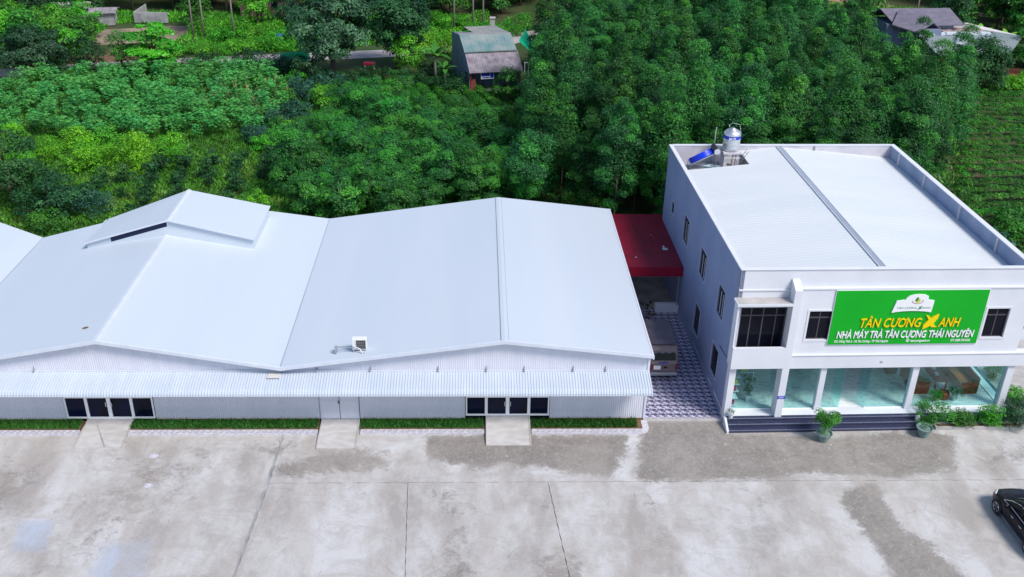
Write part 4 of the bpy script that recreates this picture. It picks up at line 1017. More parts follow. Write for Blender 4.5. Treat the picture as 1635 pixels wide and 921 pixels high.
b = MB(); b.tube([(-.1, .55, 2.78), (.1, .45, 2.92), (.5, .35, 2.85), (.60, .3, 2.4), (.62, .3, 0)], .018, 6); b.tube([(-.1, .55, 2.78), (-.1, .4, 2.65)], .018, 6); b.build('pipe', M['metal'], tk)
b = MB(); b.tube([(-.46, -.54, 1.0), (.5, -.54, 1.0), (.5, -.54, .4)], .02, 6); b.build('pipe', M['metal'], tk)
sc = empty('solar_water_heater', ow(1.85, 16.05, 7.42), ORZ, label='tilted bright blue tube solar water heater on the office roof corner', cat='solar water heater')
lo = Vector((-.85, 0, .42)); hi = Vector((.55, 0, 1.12)); dv = (hi-lo); wy = .42
b = MB(); b.add([(lo.x, -wy, lo.z), (hi.x, -wy, hi.z), (hi.x, wy, hi.z), (lo.x, wy, lo.z), (lo.x+.03, -wy, lo.z-.06), (hi.x+.03, -wy, hi.z-.06), (hi.x+.03, wy, hi.z-.06), (lo.x+.03, wy, lo.z-.06)], [(0,1,2,3), (7,6,5,4), (0,4,5,1), (1,5,6,2), (2,6,7,3), (3,7,4,0)]); fr = b.build('backing_frame', M['metal'], sc)
for i in range(9):
    y = -wy+.06+i*(2*wy-.12)/8; b = MB(); b.tube([(lo.x+.03, y, lo.z+.05), (hi.x-.02, y, hi.z+.05)], .036, 8); b.build('vacuum_tube', M['bluecol'], sc, smooth=True)
b = MB(); b.tube([(hi.x+.12, -wy-.08, hi.z+.14), (hi.x+.12, wy+.08, hi.z+.14)], .17, 16); b.build('header_tank', M['black'], sc)
b = MB(); b.tube([(hi.x+.12, -wy-.13, hi.z+.14), (hi.x+.12, -wy-.08, hi.z+.14)], .18, 16); b.build('tank_cap', M['steel'], sc)
b = MB(); b.tube([(lo.x-.02, -wy-.02, lo.z-.02), (lo.x-.02, wy+.02, lo.z-.02)], .03, 6); b.build('foot_rail', M['steel'], sc)
for y in (-wy, wy):
    b = MB(); b.tube([(hi.x+.1, y, hi.z), (hi.x+.15, y, 0)], .018, 6); b.tube([(lo.x, y, lo.z-.05), (lo.x, y, 0)], .018, 6); b.tube([(lo.x, y, 0.03), (hi.x+.15, y, .03)], .018, 6); b.build('leg', M['metal'], sc)
b = MB(); b.lathe([(0, 0), (.30, 0), (.36, .30), (.38, .31), (.36, .31), (.29, .04), (0, .04)], (0, 0, 0), 4)
o = b.build('plastic_tub', mat('pale_blue_plastic', (.45, .56, .60), .5, (.38, .48, .52), 3)); o.location = ow(2.25, 15.5, DZ); o.scale = (1.5, .8, 1.4); o.rotation_euler = (0, 0, R(45)+ORZ)
o.rotation_euler = (0, 0, ORZ); tag(o, 'pale blue open tub on the office roof beside the solar heater', 'tub')
b = MB(); b.tube([(0, 0, 0), (0, 0, 2.15), (.03, 0, 2.35)], .022, 6); m_ = b.build('antenna_mast', M['dust']); m_.location = ow(2.75, 17.2, DZ); b2 = MB(); tag(m_, 'thin pale mast rising behind the solar water heater', 'mast')
b = MB()
for y in (0, .42): b.tube([(0, y, 0), (.62, y-.28, 1.22)], .022, 6)
for i in range(1, 6): t = i/6; b.tube([(.62*t, -.28*t, 1.22*t), (.62*t, .42-.28*t, 1.22*t)], .016, 5)
o = b.build('step_ladder', M['metal']); o.location = ow(4.0, 16.2, DZ); o.rotation_euler = (0, 0, ORZ); tag(o, 'small metal ladder leaning from the service deck beside the water tank', 'ladder')
b = MB(); b.box(0, .35, 0, .25, 0, .12); b.box(.1, .4, .3, .5, 0, .16); o = b.build('brick_stack', M['brick']); o.location = ow(.4, 15.9, DZ); tag(o, 'few loose red bricks at the edge of the roof service deck', 'bricks')

# ------------------------------------------------------------------ furniture seen through the glass
def inplace(name, s, t, rz=0, **k): return empty(name, ow(s, t, .46), ORZ+rz, **k)
def sofa(s0, s1, t0, t1, back, lb):
    e_ = inplace('wooden_sofa', s0, t0, label=lb, cat='sofa'); w_, d_ = s1-s0, t1-t0
    b = MB(); b.box(0, w_, 0, d_, .12, .38); b.build('seat', M['wood'], e_)
    b = MB(); xb_ = w_-.1 if back > 0 else 0; b.box(xb_, xb_+.1, 0, d_, .38, .95); b.build('backrest', M['wood'], e_)
    for y in (0, d_-.12): b = MB(); b.box(0, w_, y, y+.12, 0, .68); b.build('arm', M['wood'], e_, bevel=.02)
    b = MB(); a0, a1 = (.08, w_-.14) if back > 0 else (.14, w_-.08); b.box(a0, a1, .16, d_-.16, .385, .48); b.build('cushion', M['cushion'], e_, bevel=.03)
sofa(12.95, 13.85, 1.1, 4.1, 1, 'long red brown wooden sofa with an orange seat nearest the right glass wall')
sofa(10.45, 11.25, 1.15, 3.0, -1, 'wooden sofa just right of the third front column behind the glass')
sofa(9.75, 10.35, 3.1, 4.3, -1, 'dark wooden armchair farthest back behind the front column')
tb = inplace('coffee_table', 11.75, 1.6, label='dark wooden coffee table between the two wooden sofas', cat='table')
b = MB(); b.box(0, .75, 0, 2.2, .42, .50); b.build('tabletop', M['wood'], tb)
b = MB(); b.box(.2, .4, .5, .7, .50, .62); b.box(.3, .5, 1.1, 1.25, .50, .60); b.build('tea_set', M['potwhite'], tb)
for x in (.04, .63):
    for y in (.04, 2.08): b = MB(); b.box(x, x+.08, y, y+.08, 0, .42); b.build('leg', M['wood'], tb)
stl = inplace('wooden_stool', 11.85, .75, label='round red wooden stool at the near end of the coffee table', cat='stool')
b = MB(); b.lathe([(0, 0), (.24, 0), (.30, .2), (.27, .42), (0, .42)], (0, 0, 0), 16); b.build('seat', M['wood'], stl, smooth=True)
sh = inplace('display_shelf', .42, .18, label='narrow white shelf of red and white packets at the left end of the showroom', cat='shelf')
b = MB(); b.box(0, .04, 0, .9, 0, 1.9); b.build('back_panel', M['plaster'], sh)
for i in range(5): b = MB(); b.box(.04, .38, 0, .9, .1+.42*i, .13+.42*i); b.build('shelf_board', M['plaster'], sh)
for i in range(4):
    for j in range(4):
        b = MB(); z = .13+.42*i; b.box(.12, .24, .06+.21*j, .18+.21*j, z, z+.24); b.build('tea_packet', M[['pink', 'lwhite', 'pink', 'olive'][(i+j) % 4]], sh)
dt = inplace('display_table', 1.35, 2.4, label='small glass topped table with yellow boxes at the back of the left bay', cat='table')
b = MB(); b.box(0, .9, 0, .5, .66, .7); b.build('tabletop', M['plaster'], dt)
for x in (0.02, .84): b = MB(); b.box(x, x+.04, .02, .48, 0, .66); b.build('leg', M['plaster'], dt)
b = MB(); b.box(.2, .5, .1, .35, .7, .85); b.build('yellow_box', M['olive'], dt)
# ------------------------------------------------------------------ potted plants and shrubs by the office
def pot_plant(name, loc, pr, ph, pm, leaf, kind, lb, cat='potted plant'):
    e_ = empty(name, loc, label=lb, cat=cat)
    b = MB(); b.lathe([(0, 0), (pr*.62, 0), (pr*.66, .05), (pr*.80, ph*.5), (pr*1.0, ph*.93), (pr*1.06, ph), (pr*.94, ph), (pr*.88, ph-.08), (0, ph-.08)], (0, 0, 0), 20); b.build('pot', pm, e_, smooth=False)
    if kind == 'topiary':
        lc, lr = [], []
        for i in range(26): a = rg.random()*6.28; q = .5*math.sqrt(rg.random()); lc.append(np.array([q*math.cos(a), q*math.sin(a), ph+.6+rg.random()*.85])); lr.append(.28)
        V, F, T = lobes_to_leaves(lc, lr, 1500, .09, .4, .8, .5); npmesh('crown', V, F, leaf, e_, {'tint': T}); trunk_mesh('trunk', ph+.9, .035, M['bark'], e_, limbs=lc[:6])
        lc = [np.array([.15*math.cos(a), .15*math.sin(a), ph+.05]) for a in (0, 2, 4)]; V, F, T = lobes_to_leaves(lc, [.12]*3, 1500, .07); npmesh('underplanting', V, F, L['bright'], e_, {'tint': T})
    elif kind == 'small':
        lc = [np.array([.1*math.cos(a), .1*math.sin(a), ph+.08+.05*a/6]) for a in (0, 2, 4)]; V, F, T = lobes_to_leaves(lc, [.14]*3, 1600, .07); npmesh('foliage', V, F, leaf, e_, {'tint': T}); 
    elif kind == 'tiers':
        lc = [np.array([rg.normal()*.12, rg.normal()*.12, z]) for z in (.75, .85, .8, 1.3, 1.4, 1.35, 1.6)]; V, F, T = lobes_to_leaves(lc, [.24, .26, .22, .22, .24, .2, .14], 700, .14); npmesh('foliage', V, F, leaf, e_, {'tint': T}); trunk_mesh('stem', 1.4, .03, M['bark'], e_)
    elif kind == 'palm':
        n = 16; Cs, Ds = [], []
        for i in range(n):
            a = i*2.4; el = .9-.9*i/n*1.1
            for t in np.linspace(.15, 1, 12):
                r_ = .5*t; z = ph+.25+math.sin(el)*r_*1.0-.35*t*t
                p = np.array([math.cos(a)*r_*math.cos(el*.6), math.sin(a)*r_*math.cos(el*.6), z])
                for sgn in (-1, 1): Cs.append(p+np.array([-math.sin(a), math.cos(a), -.2])*.07*sgn); Ds.append(np.array([-math.sin(a)*sgn+math.cos(a)*.5, math.cos(a)*sgn+math.sin(a)*.5, -.35]))
        V, F = quads(np.array(Cs), None, .2, .035, droop=unit(np.array(Ds))); npmesh('fronds', V, F, leaf, e_, {'tint': rg.random(len(V))}); trunk_mesh('stem', ph+.3, .03, M['bark'], e_)
    e_.scale = (.9, .9, .9); return e_
pot_plant('potted_tree', (17.1, 39.15, 0), .42, .52, M['potgreen'], L['mid'], 'topiary', 'round leafy potted tree in a big glazed pot in front of the dark steps')
pot_plant('potted_plant', (22.25, 39.5, 0), .42, .58, M['potgreen'], L['mid'], 'small', 'big glazed pot with a tiny plant at the right end of the dark steps')
pot_plant('potted_plant', ow(.28, -.68, .45), .17, .34, M['potwhite'], L['dark'], 'small', 'small white pot with a low plant on the steps beside the left column')
pot_plant('potted_plant', ow(1.5, .75, .46), .17, .45, M['potwhite'], L['dark'], 'tiers', 'two tiered house plant in a white pot behind the left glass bay')
pot_plant('potted_plant', ow(12.35, .55, .46), .20, .45, M['potwhite'], L['dark'], 'palm', 'indoor palm in a pale pot close behind the right glass bay')
pot_plant('potted_plant', ow(11.3, .5, .46), .13, .30, M['wood'], L['mid'], 'palm', 'indoor palm in a dark pot beside the round wooden stool')
b = MB(); b.box(0, .2, 0, .16, .0, .22); b.box(.02, .18, .02, .14, .22, .26); o = b.build('white_canister', M['lwhite'], bevel=.01); o.location = ow(9.72, -1.0, .3); tag(o, 'small white canister on the steps behind the right glazed pot', 'canister')
# bed and shrubs at the right end of the steps
b = MB(); b.box(23.1, 31, 39.98, 40.1, 0, .16); b.box(23.1, 23.2, 40.1, 40.3, 0, .16); kb = b.build('bed_kerb', M['concrete']); tag(kb, 'low concrete kerb of the shrub bed right of the steps', 'kerb')
b = MB(); b.box(23.2, 27.6, 40.1, 40.35, 0, .1); o = b.build('bed_soil', M['soil'], kind='structure')
sp = [(23.0, 40.45, 1.55, .95, 'mid', 'large round leafy shrub at the right end of the steps, first of the row'), (24.55, 40.35, 1.0, .66, 'mid', 'loose low shrub in front of the showroom, second of the row'),
      (25.95, 40.4, 1.25, .62, 'bright', 'bright green ball shaped shrub near the right front column'), (27.4, 40.35, 1.35, 1.0, 'dark', 'dark spreading shrub beyond the right front column'), (28.9, 40.7, 1.9, 1.15, 'mid', 'tall leafy shrub at the right edge of the photo beside the concrete path'),
      (28.4, 42.6, .9, .55, 'bright', 'small pale green shrub along the right side of the platform'), (28.3, 44.8, 1.2, .6, 'mid', 'single shrub by the side path behind the right glass wall'), (29.5, 42.0, 1.2, .7, 'dark', 'dark shrub on the far side of the concrete path'), (27.7, 46.8, 1.1, .55, 'mid', 'far shrub seen through the right glass wall')]
for x, y, h, r_, lm, lb in sp:
    o = make_bush('garden_shrub', L[lm], h, r_, 20, .34, 1500, .09); o.location = (x, y, 0); tag(o, lb, 'shrub')

# ------------------------------------------------------------------ parked car (bottom right)
car = empty('parked_car', (24.12, 32.45, 0), R(1.5), label='glossy black car parked at the right edge of the concrete yard', cat='car')
st_ = [(-2.22, .62, .34, .62, .80), (-2.1, .78, .26, .72, .90), (-1.7, .87, .20, .84, 1.0), (-1.0, .90, .18, .88, .98), (0, .905, .18, .88, .95), (.8, .90, .18, .88, .93), (1.25, .89, .19, .86, .93), (1.7, .86, .22, .78, .86), (2.05, .76, .26, .66, .74), (2.2, .56, .32, .56, .62)]
def car_section(y, w_, zb, zs, zt):
    return [(w_*.86, y, zb), (w_*.98, y, zb+.10), (w_, y, (zb+zs)/2), (w_*.985, y, zs-.02), (w_*.93, y, zs+(zt-zs)*.45), (w_*.76, y, zs+(zt-zs)*.85), (w_*.35, y, zt+.012), (0, y, zt+.02)]
V, F = [], []
for s_ in st_:
    c_ = car_section(*s_); full = c_+[(-x, y, z) for x, y, z in reversed(c_[:-1])]; V += full
m_ = 15
for i in range(len(st_)-1):
    for j in range(m_-1): F.append((i*m_+j, i*m_+j+1, (i+1)*m_+j+1, (i+1)*m_+j))
    F.append((i*m_+m_-1, i*m_, (i+1)*m_, (i+1)*m_+m_-1))
b = MB(); b.add(V, F); b.f.append(tuple(range(m_))); b.m.append(0); b.f.append(tuple(range((len(st_)-1)*m_, len(st_)*m_))); b.m.append(0)
body = b.build('body', M['carpaint'], car, smooth=True); sd = body.modifiers.new('sub', 'SUBSURF'); sd.levels = 2; sd.render_levels = 2
gh = [(-1.75, .74, .98, 1.02), (-1.25, .70, .98, 1.30), (-.6, .66, .97, 1.44), (.05, .66, .95, 1.45), (.45, .69, .94, 1.34), (1.12, .76, .92, .97)]
V, F = [], []
for y, w_, z0, z1 in gh:
    wt = w_*(.82 if z1 > 1.2 else .97)
    V += [(w_+.08, y, z0-.05), (w_+.06, y, z0), (wt+.02, y, z1-.05), (wt*.85, y, z1), (0, y, z1+.015), (-wt*.85, y, z1), (-wt-.02, y, z1-.05), (-w_-.06, y, z0), (-w_-.08, y, z0-.05)]
b = MB(); m_ = 9
for i in range(len(gh)-1):
    for j in range(m_-1):
        F.append((i*m_+j, i*m_+j+1, (i+1)*m_+j+1, (i+1)*m_+j))
b.add(V, F); b.m = []
for i in range(len(gh)-1):
    for j in range(m_-1):
        roof = j in (2, 3, 4, 5) and i in (1, 2, 3); lowr = j in (0, 7)
        if i in (0, 4) and not lowr: b.m.append(1)
        elif roof or lowr: b.m.append(0)
        else: b.m.append(1)
b.build('cabin', [M['carpaint'], M['glassdark']], car, smooth=True)
for sgn in (-1, 1):
    b = MB(); b.tube([(sgn*(.82), -1.7, .99), (sgn*.80, -.5, 1.0), (sgn*.79, .5, .98), (sgn*.82, 1.05, .93)], .012, 5); b.build('window_trim', M['chrome'], car)
    b = MB(); b.tube([(sgn*.70, -1.2, 1.27), (sgn*.66, -.5, 1.40), (sgn*.66, .1, 1.40), (sgn*.74, .62, 1.22), (sgn*.82, 1.05, .96)], .014, 5); b.build('roof_trim', M['chrome'], car)
    b = MB(); b.box(sgn*.68-.0, sgn*.68+.03*sgn, -.27, -.2, .97, 1.38); b.build('door_pillar', M['carpaint'], car)
    mi = MB(); mi.lathe([(0, -.10), (.09, -.07), (.12, 0), (.09, .07), (0, .10)], (0, 0, 0), 12); o = mi.build('mirror', M['carpaint'], car, smooth=True); o.location = (sgn*1.0, .55, 1.02); o.scale = (1.1, .7, .8)
    b = MB(); b.box(sgn*.80, sgn*.95, .52, .60, .98, 1.02); b.build('mirror_arm', M['carpaint'], car)
    for y in (-.55, .12): b = MB(); b.tube([(sgn*.905, y-.1, .78), (sgn*.925, y, .785), (sgn*.905, y+.1, .78)], .022, 6); b.build('door_handle', M['chrome'], car)
    b = MB(); b.tube([(sgn*.90, -1.0, .27), (sgn*.915, 0, .26), (sgn*.90, 1.0, .27)], .014, 5); b.build('sill_trim', M['chrome'], car)
    b = MB(); b.add([(sgn*.50, 2.17, .60), (sgn*.74, 2.02, .62), (sgn*.85, 1.68, .76), (sgn*.74, 1.80, .84), (sgn*.52, 2.06, .70)], [(0, 1, 2, 3, 4)]); o = b.build('headlight', M['lamp'], car); o.location = (sgn*.006, .012, .012); md = o.modifiers.new('s', 'SOLIDIFY'); md.thickness = .04
    for y in (-1.38, 1.30):
        b = MB(); b.tube([(sgn*.70, y, .33), (sgn*.92, y, .33)], .33, 28); wl = b.build('wheel', M['rubber'], car)
        b = MB()
        for k in range(5):
            a = k*2*math.pi/5; c_, s_ = math.cos(a), math.sin(a); cc, ss = math.cos(a+.28), math.sin(a+.28); c2, s2 = math.cos(a-.28), math.sin(a-.28)
            x = sgn*.928; b.add([(x, y+.05*c2, .33+.05*s2), (x, y+.05*cc, .33+.05*ss), (x, y+.22*math.cos(a+.14), .33+.22*math.sin(a+.14)), (x, y+.22*math.cos(a-.14), .33+.22*math.sin(a-.14))], [(0, 1, 2, 3)])
        b.tube([(sgn*.925, y+.225*math.cos(a), .33+.225*math.sin(a)) for a in np.linspace(0, 2*math.pi, 25)], .012, 5)
        b.build('rim', M['chrome'], wl)
        b = MB(); b.tube([(sgn*.895, y, .34), (sgn*.912, y, .34)], .385, 28); b.build('wheel_arch', M['black'], car)

# ------------------------------------------------------------------ tin shed and its things
SR = R(12.5); sx, sy = -.85, 98.4
shed = empty('tin_shed', (sx, sy, 0), SR, label='blue grey tin walled shed with green and grey roofs at the edge of the wood', cat='shed')
b = MB(); b.prism([(-.0, 0), (9.0, 0), (9.0, 4.1), (4.1, 4.72), (1.5, 3.5), (0, 2.2)], -.03, .03, 'x'); b.build('side_wall', M['tin'], shed)
b = MB(); b.prism([(-.0, 0), (9.0, 0), (9.0, 4.1), (4.1, 4.72), (1.5, 3.5), (0, 2.2)], 5.17, 5.23, 'x'); b.box(.03, 5.17, 1.7, 1.78, 0, 3.4); b.box(.03, 5.17, 8.9, 9, 0, 4); b.build('tin_wall', M['tin'], shed)
def roofpan(a, b_, name, m, x0=-.12, x1=5.45, n=12, th=.05):
    q = MB()
    for i in range(n):
        xa, xb_ = x0+(x1-x0)*i/n, x0+(x1-x0)*(i+1)/n-.015
        q.slab([(xa, a[0], a[1]), (xb_, a[0], a[1]), (xb_, b_[0], b_[1]), (xa, b_[0], b_[1])], th)
    q.build(name, m, shed)
roofpan((-.65, 2.12), (1.75, 3.62), 'lean_to_roof', M['fibro'], n=22); roofpan((1.55, 3.72), (4.1, 4.82), 'green_roof', M['tinroof'], -.2, 5.3, n=6); roofpan((4.1, 4.83), (6.0, 4.62), 'grey_roof', M['greyroof'], -.15, 5.3, 7); roofpan((6.0, 4.62), (10.6, 4.15), 'grey_roof', M['greyroof'], 1.6, 5.2, 5)
b = MB(); b.box(-.25, 5.35, 1.5, 1.58, 3.62, 3.70); b.build('eave_trim', M['tinroof'], shed)
for x in (.04, 5.15): b = MB(); b.tube([(x, -.4, 0), (x, -.4, 2.2)], .05, 6); b.build('post', M['wood'], shed)
b = MB(); b.box(.05, 5.1, -.2, 1.7, -.02, .08); b.build('floor_slab', M['oldconc'], shed)
nb = empty('shed_notice', (sx+1.15, sy-.35+.28, 1.35), SR, label='small blue and white notice board under the front roof of the tin shed', cat='notice board')
b = MB(); b.box(0, 1.35, -.03, .02, 0, .68); b.build('board', M['lwhite'], nb)
b = MB(); b.box(.06, .92, -.04, -.032, .30, .64); b.box(.98, 1.3, -.04, -.032, .08, .64); b.build('blue_panel', M['blue'], nb)
b = MB(); b.box(.15, .85, -.04, -.032, .10, .2); b.box(.4, .56, -.046, -.041, .40, .54); b.build('printed_bars', M['blue'], nb)
o = MB(); o.box(0, .5, 0, .4, 0, .9); o.box(.05, .45, .05, .35, .9, 1.2); o = o.build('brick_pile', M['brick']); o.location = (sx+.15, sy-.1, .08); tag(o, 'red brick pile at the front left corner of the tin shed', 'bricks')
o = MB(); o.box(0, .7, 0, .5, 0, .25); o = o.build('brick_pile', M['brick']); o.location = (sx-.5, sy-1.0, 0); tag(o, 'low heap of red bricks on the ground outside the tin shed', 'bricks')
# green tarp
n = 12; V = []; 
for j in range(n+1):
    for i in range(n+1):
        u, v = i/n, j/n; x = 4.4+2.6*u+.9*v*(1-u); y = 106+4.5*v-.4*u; z = 3.4-1.4*u+.2*v-.9*math.sin(math.pi*u)*.5+.12*math.sin(9*v+3*u); V.append((x, y, z))
F = [(j*(n+1)+i, j*(n+1)+i+1, (j+1)*(n+1)+i+1, (j+1)*(n+1)+i) for j in range(n) for i in range(n)]
tag(npmesh('green_tarp', V, F, M['tarp'], smooth=True), 'bright green tarpaulin stretched as an awning beside the tin shed', 'tarpaulin')
b = MB()
for x in np.linspace(5.0, 7.4, 7): b.tube([(x, 104.2, 0), (x, 104.2, 1.6)], .03, 5)
b.tube([(4.9, 104.2, 1.55), (7.5, 104.2, 1.55)], .035, 5); b.tube([(4.9, 104.2, .4), (7.5, 104.2, .4)], .035, 5); b.box(6.1, 7.0, 103.7, 104.6, 1.0, 1.1)
tag(b.build('metal_gate', M['dust']), 'pale metal railing gate under the green tarpaulin', 'gate')
b = MB(); b.box(-.28, .28, -.28, .28, 0, 3.3); b.box(-.34, .34, -.34, .34, 3.3, 3.42); o = b.build('gate_pillar', M['concrete']); o.location = (1.7, 117.3, 0); tag(o, 'pale square gate pillar on the path behind the tin shed', 'gate pillar')
# road and paths
def ribbon(name, pts, wd, m, z=-.10, **k):
    V, F = [], []
    for i, p in enumerate(pts):
        a = Vector(pts[max(0, i-1)]); c_ = Vector(pts[min(len(pts)-1, i+1)]); d = (c_-a).normalized(); nn = Vector((-d.y, d.x))
        V += [(p[0]+nn.x*wd/2, p[1]+nn.y*wd/2, z), (p[0]-nn.x*wd/2, p[1]-nn.y*wd/2, z)]
    for i in range(len(pts)-1): F.append((2*i, 2*i+1, 2*i+3, 2*i+2))
    b = MB(); b.add(V, F); return b.build(name, m, fixn=False, kind='structure', **k)
ribbon('village_road', [(-95, 92), (-70, 98), (-50, 104.0), (-40, 107.3), (-28, 110.3), (-20, 111.8), (-10, 114), (2, 119), (9, 126), (14, 140), (16, 170)], 3.4, M['road'], -.09)
ribbon('dirt_path', [(48, 152), (57, 145), (62, 141), (75, 138), (100, 136)], 3.0, mat('dirt', (.40, .26, .18), .95, (.28, .18, .12), .5), -.095)
ribbon('bare_yard', [(-48, 119.5), (-42, 121), (-38, 122.5), (-33, 123)], 8, mat('bare_earth', (.34, .25, .20), .95, (.20, .17, .12), .3, lo=.4, hi=.6), -.105)
ribbon('bare_soil', [(-41, 109), (-39.5, 113), (-38, 118)], 4, M['soil'], -.108)
b = MB(); b.box(-53, -46.5, 101.6, 101.9, 0, .9); tag(b.build('low_wall', M['oldconc']), 'dark low wall below the road at the far left', 'wall')
# village walls and sheds top left
def simple_house(loc, rz, w_, d_, h, rise, wm, rm, lb, cat='house', name='village_house', over=.4, win=True):
    e_ = empty(name, loc, rz, label=lb, cat=cat)
    b = MB(); b.box(0, w_, 0, .15, 0, h); b.box(0, w_, d_-.15, d_, 0, h); b.box(0, .15, .15, d_-.15, 0, h); b.box(w_-.15, w_, .15, d_-.15, 0, h)
    b.prism([(0.15, h), (d_-.15, h), (d_/2, h+rise*.95)], 0, .12, 'x'); b.prism([(0.15, h), (d_-.15, h), (d_/2, h+rise*.95)], w_-.12, w_, 'x'); b.build('wall', wm, e_)
    for y0, y1, z0, z1 in ((-over, d_/2, h-.1, h+rise), (d_/2, d_+over, h+rise, h-.1)):
        b = MB(); n = 8
        for i in range(n):
            xa, xb_ = -over+(w_+2*over)*i/n, -over+(w_+2*over)*(i+1)/n-.02
            b.slab([(xa, y0, z0), (xb_, y0, z0), (xb_, y1, z1), (xa, y1, z1)], .06)
        b.build('roof', rm, e_)
    if win:
        for x in (w_*.25, w_*.7):
            b = MB(); b.box(x, x+.9, -.02, .0, 1.0, 2.0); f = b.build('window', M['winframe'], e_); g = MB(); g.box(x+.06, x+.84, -.03, -.021, 1.06, 1.94); g.build('pane', M['glass'], f)
        b = MB(); b.box(w_*.48, w_*.48+.9, -.03, .0, 0, 2.0); b.build('door', M['wood'], e_)
    return e_
simple_house((-53.5, 128, 0), R(8), 4, 2.2, 1.7, .4, M['oldconc'], M['rust'], 'low village shed with a rusty pale roof half hidden by trees at the far left', 'shed', 'village_shed', win=False)
simple_house((-48, 125.5, 0), R(10), 2.6, 2.6, 1.7, .2, M['oldconc'], M['fibro'], 'small grey concrete shed with a flat roof beside the bare yard', 'shed', 'village_shed', win=False)
b = MB()
for i, (x, y, w_) in enumerate([(-43.5, 127.5, 4.2)]): b.box(x, x+w_, y, y+.2, 0, 1.3); b.box(x, x+.15, y+.2, y+5, 0, 1.3)
tag(b.build('ruined_wall', M['oldconc']), 'roofless grey walls of an unfinished outbuilding beyond the bare yard', 'wall')
simple_house((-31, 131.5, 0), R(5), 16, 7, 2.6, 1.4, M['bark'], M['tile_roof'], 'dark roofed village house in the shade behind the palm trunks')
b = MB()
for i in range(4): b.tube([(-21.5+i*.9, 108.6+i*.3, 0), (-21.5+i*.9, 108.6+i*.3, 1.3)], .04, 5)
b.build  # posts kept with the net below
V = [(-21.8+.13*i, 108.5+.042*i, z+.08*math.sin(i*.9)) for z in (.1, 1.25) for i in range(24)]; F = [(i, i+1, 25+i, 24+i) for i in range(23)]
e_ = empty('net_fence', (0, 0, 0), label='short green net fence on posts by the road under the big glossy tree', cat='fence'); b.build('post', M['wood'], e_); npmesh('net', V, F, M['tarp'], e_)
tb = empty('red_stall_table', (-11.7, 105.9, 0), label='small red covered table in the shade right of the big glossy tree', cat='table')
b = MB(); b.box(-.6, .6, -.4, .4, .75, .95); b.build('cover', M['redv'], tb)
for x in (-.5, .44):
    for y in (-.35, .29): b = MB(); b.box(x, x+.06, y, y+.06, 0, .75); b.build('leg', M['dust'], tb)
tag((lambda o: (setattr(o, 'location', (-23.6, 118.3, 0)), o)[1])(MB().lathe([(0, 0), (.4, 0), (.45, .9), (.3, 1.0), (0, 1.05)], (0, 0, 0), 14).build('blue_barrel', M['blue'], smooth=True)), 'bright blue barrel among bushes left of the big glossy tree', 'barrel')
# farmhouse top right
fh = empty('farmhouse', (51, 114, 0), R(4), label='top right farmhouse with purple grey gabled roofs and a wide green grey annexe roof', cat='house')
def fslab(pts, m, name, th=.12):
    b = MB(); c_, s_ = math.cos(-R(4)), math.sin(-R(4)); q = []
    for x, y, z in pts: X, Y = x-51, y-114; q.append((X*c_-Y*s_, X*s_+Y*c_, z))
    b.slab(q, th); b.build(name, m, fh)
def fbox(x0, x1, y0, y1, z0, z1, m, name):
    b = MB(); b.box(x0-51, x1-51, y0-114, y1-114, z0, z1); b.build(name, m, fh)
fslab([(48.1, 113.2, 3.9), (56.6, 114.2, 3.9), (55.6, 116.6, 5.3), (47.0, 115.8, 5.3)], M['tile_roof'], 'main_roof'); fslab([(47.0, 115.8, 5.3), (55.6, 116.6, 5.3), (55.3, 119.5, 4.0), (46.6, 118.6, 4.0)], M['tile_roof'], 'main_roof')
fslab([(47.6, 113.0, 4.1), (50.2, 111.6, 3.5), (52.3, 112.8, 4.45), (49.0, 115.2, 5.34)], M['tile_roof'], 'wing_roof'); fslab([(52.3, 112.8, 4.45), (53.6, 113.4, 3.6), (52, 115.8, 4.9), (49.0, 115.2, 5.34)], M['tile_roof'], 'wing_roof')
fbox(47.4, 55.6, 114.2, 118.2, 0, 3.9, M['tin'], 'wall'); fbox(50.2, 53.2, 112.3, 114.2, 0, 3.6, M['tin'], 'wall')
fslab([(54.0, 112.8, 3.25), (59.8, 114.0, 3.05), (58.6, 117.6, 3.3), (53.4, 115.0, 3.45)], M['rust'], 'terrace_roof', .2)
fslab([(54.0, 112.6, 3.3), (59.8, 113.8, 3.12), (59.8, 114.0, 3.14), (54.0, 112.85, 3.32)], M['trim'], 'roof_edge', .25); fslab([(50.6, 112.0, 3.2), (54.0, 112.7, 3.2), (54.0, 113.2, 3.25), (50.6, 112.5, 3.25)], M['trim'], 'roof_edge', .2)
fslab([(50.2, 105.6, 2.5), (59.0, 107.0, 2.5), (63.0, 112.6, 3.0), (59.6, 115.6, 3.02), (50.6, 112.4, 3.05)], M['bigroof'], 'annexe_roof', .1)
fslab([(63.0, 112.6, 3.02), (64.0, 113.4, 2.7), (59.5, 119.4, 3.0), (58.4, 118.0, 3.25), (59.6, 115.6, 3.05)], M['dust'], 'annexe_roof', .1)
for x, y in ((50.6, 106.3), (54.6, 106.9), (58.4, 107.4), (61.5, 111.6)): fbox(x-.1, x+.1, y-.1, y+.1, 0, 2.5, M['wood'], 'post')
fbox(50.6, 61, 112.3, 112.5, 0, 2.9, M['tin'], 'wall')
b = MB(); b.box(0, .9, 0, .7, 0, .8); o = b.build('roof_box', M['trim'], bevel=.03); o.location = (53.6, 109.0, 2.75); tag(o, 'white box standing on the farmhouse annexe roof', 'box')
b = MB(); b.box(0, 1.6, 0, .9, .7, .78); b.box(.05, .15, .1, .2, 0, .7); b.box(1.45, 1.55, .1, .2, 0, .7); b.box(0, 1.6, .9, 1.0, 0, 1.3); o = b.build('red_bench', M['brick']); o.location = (57.6, 103.8, 0); tag(o, 'red bench under the right end of the farmhouse annexe roof', 'bench')

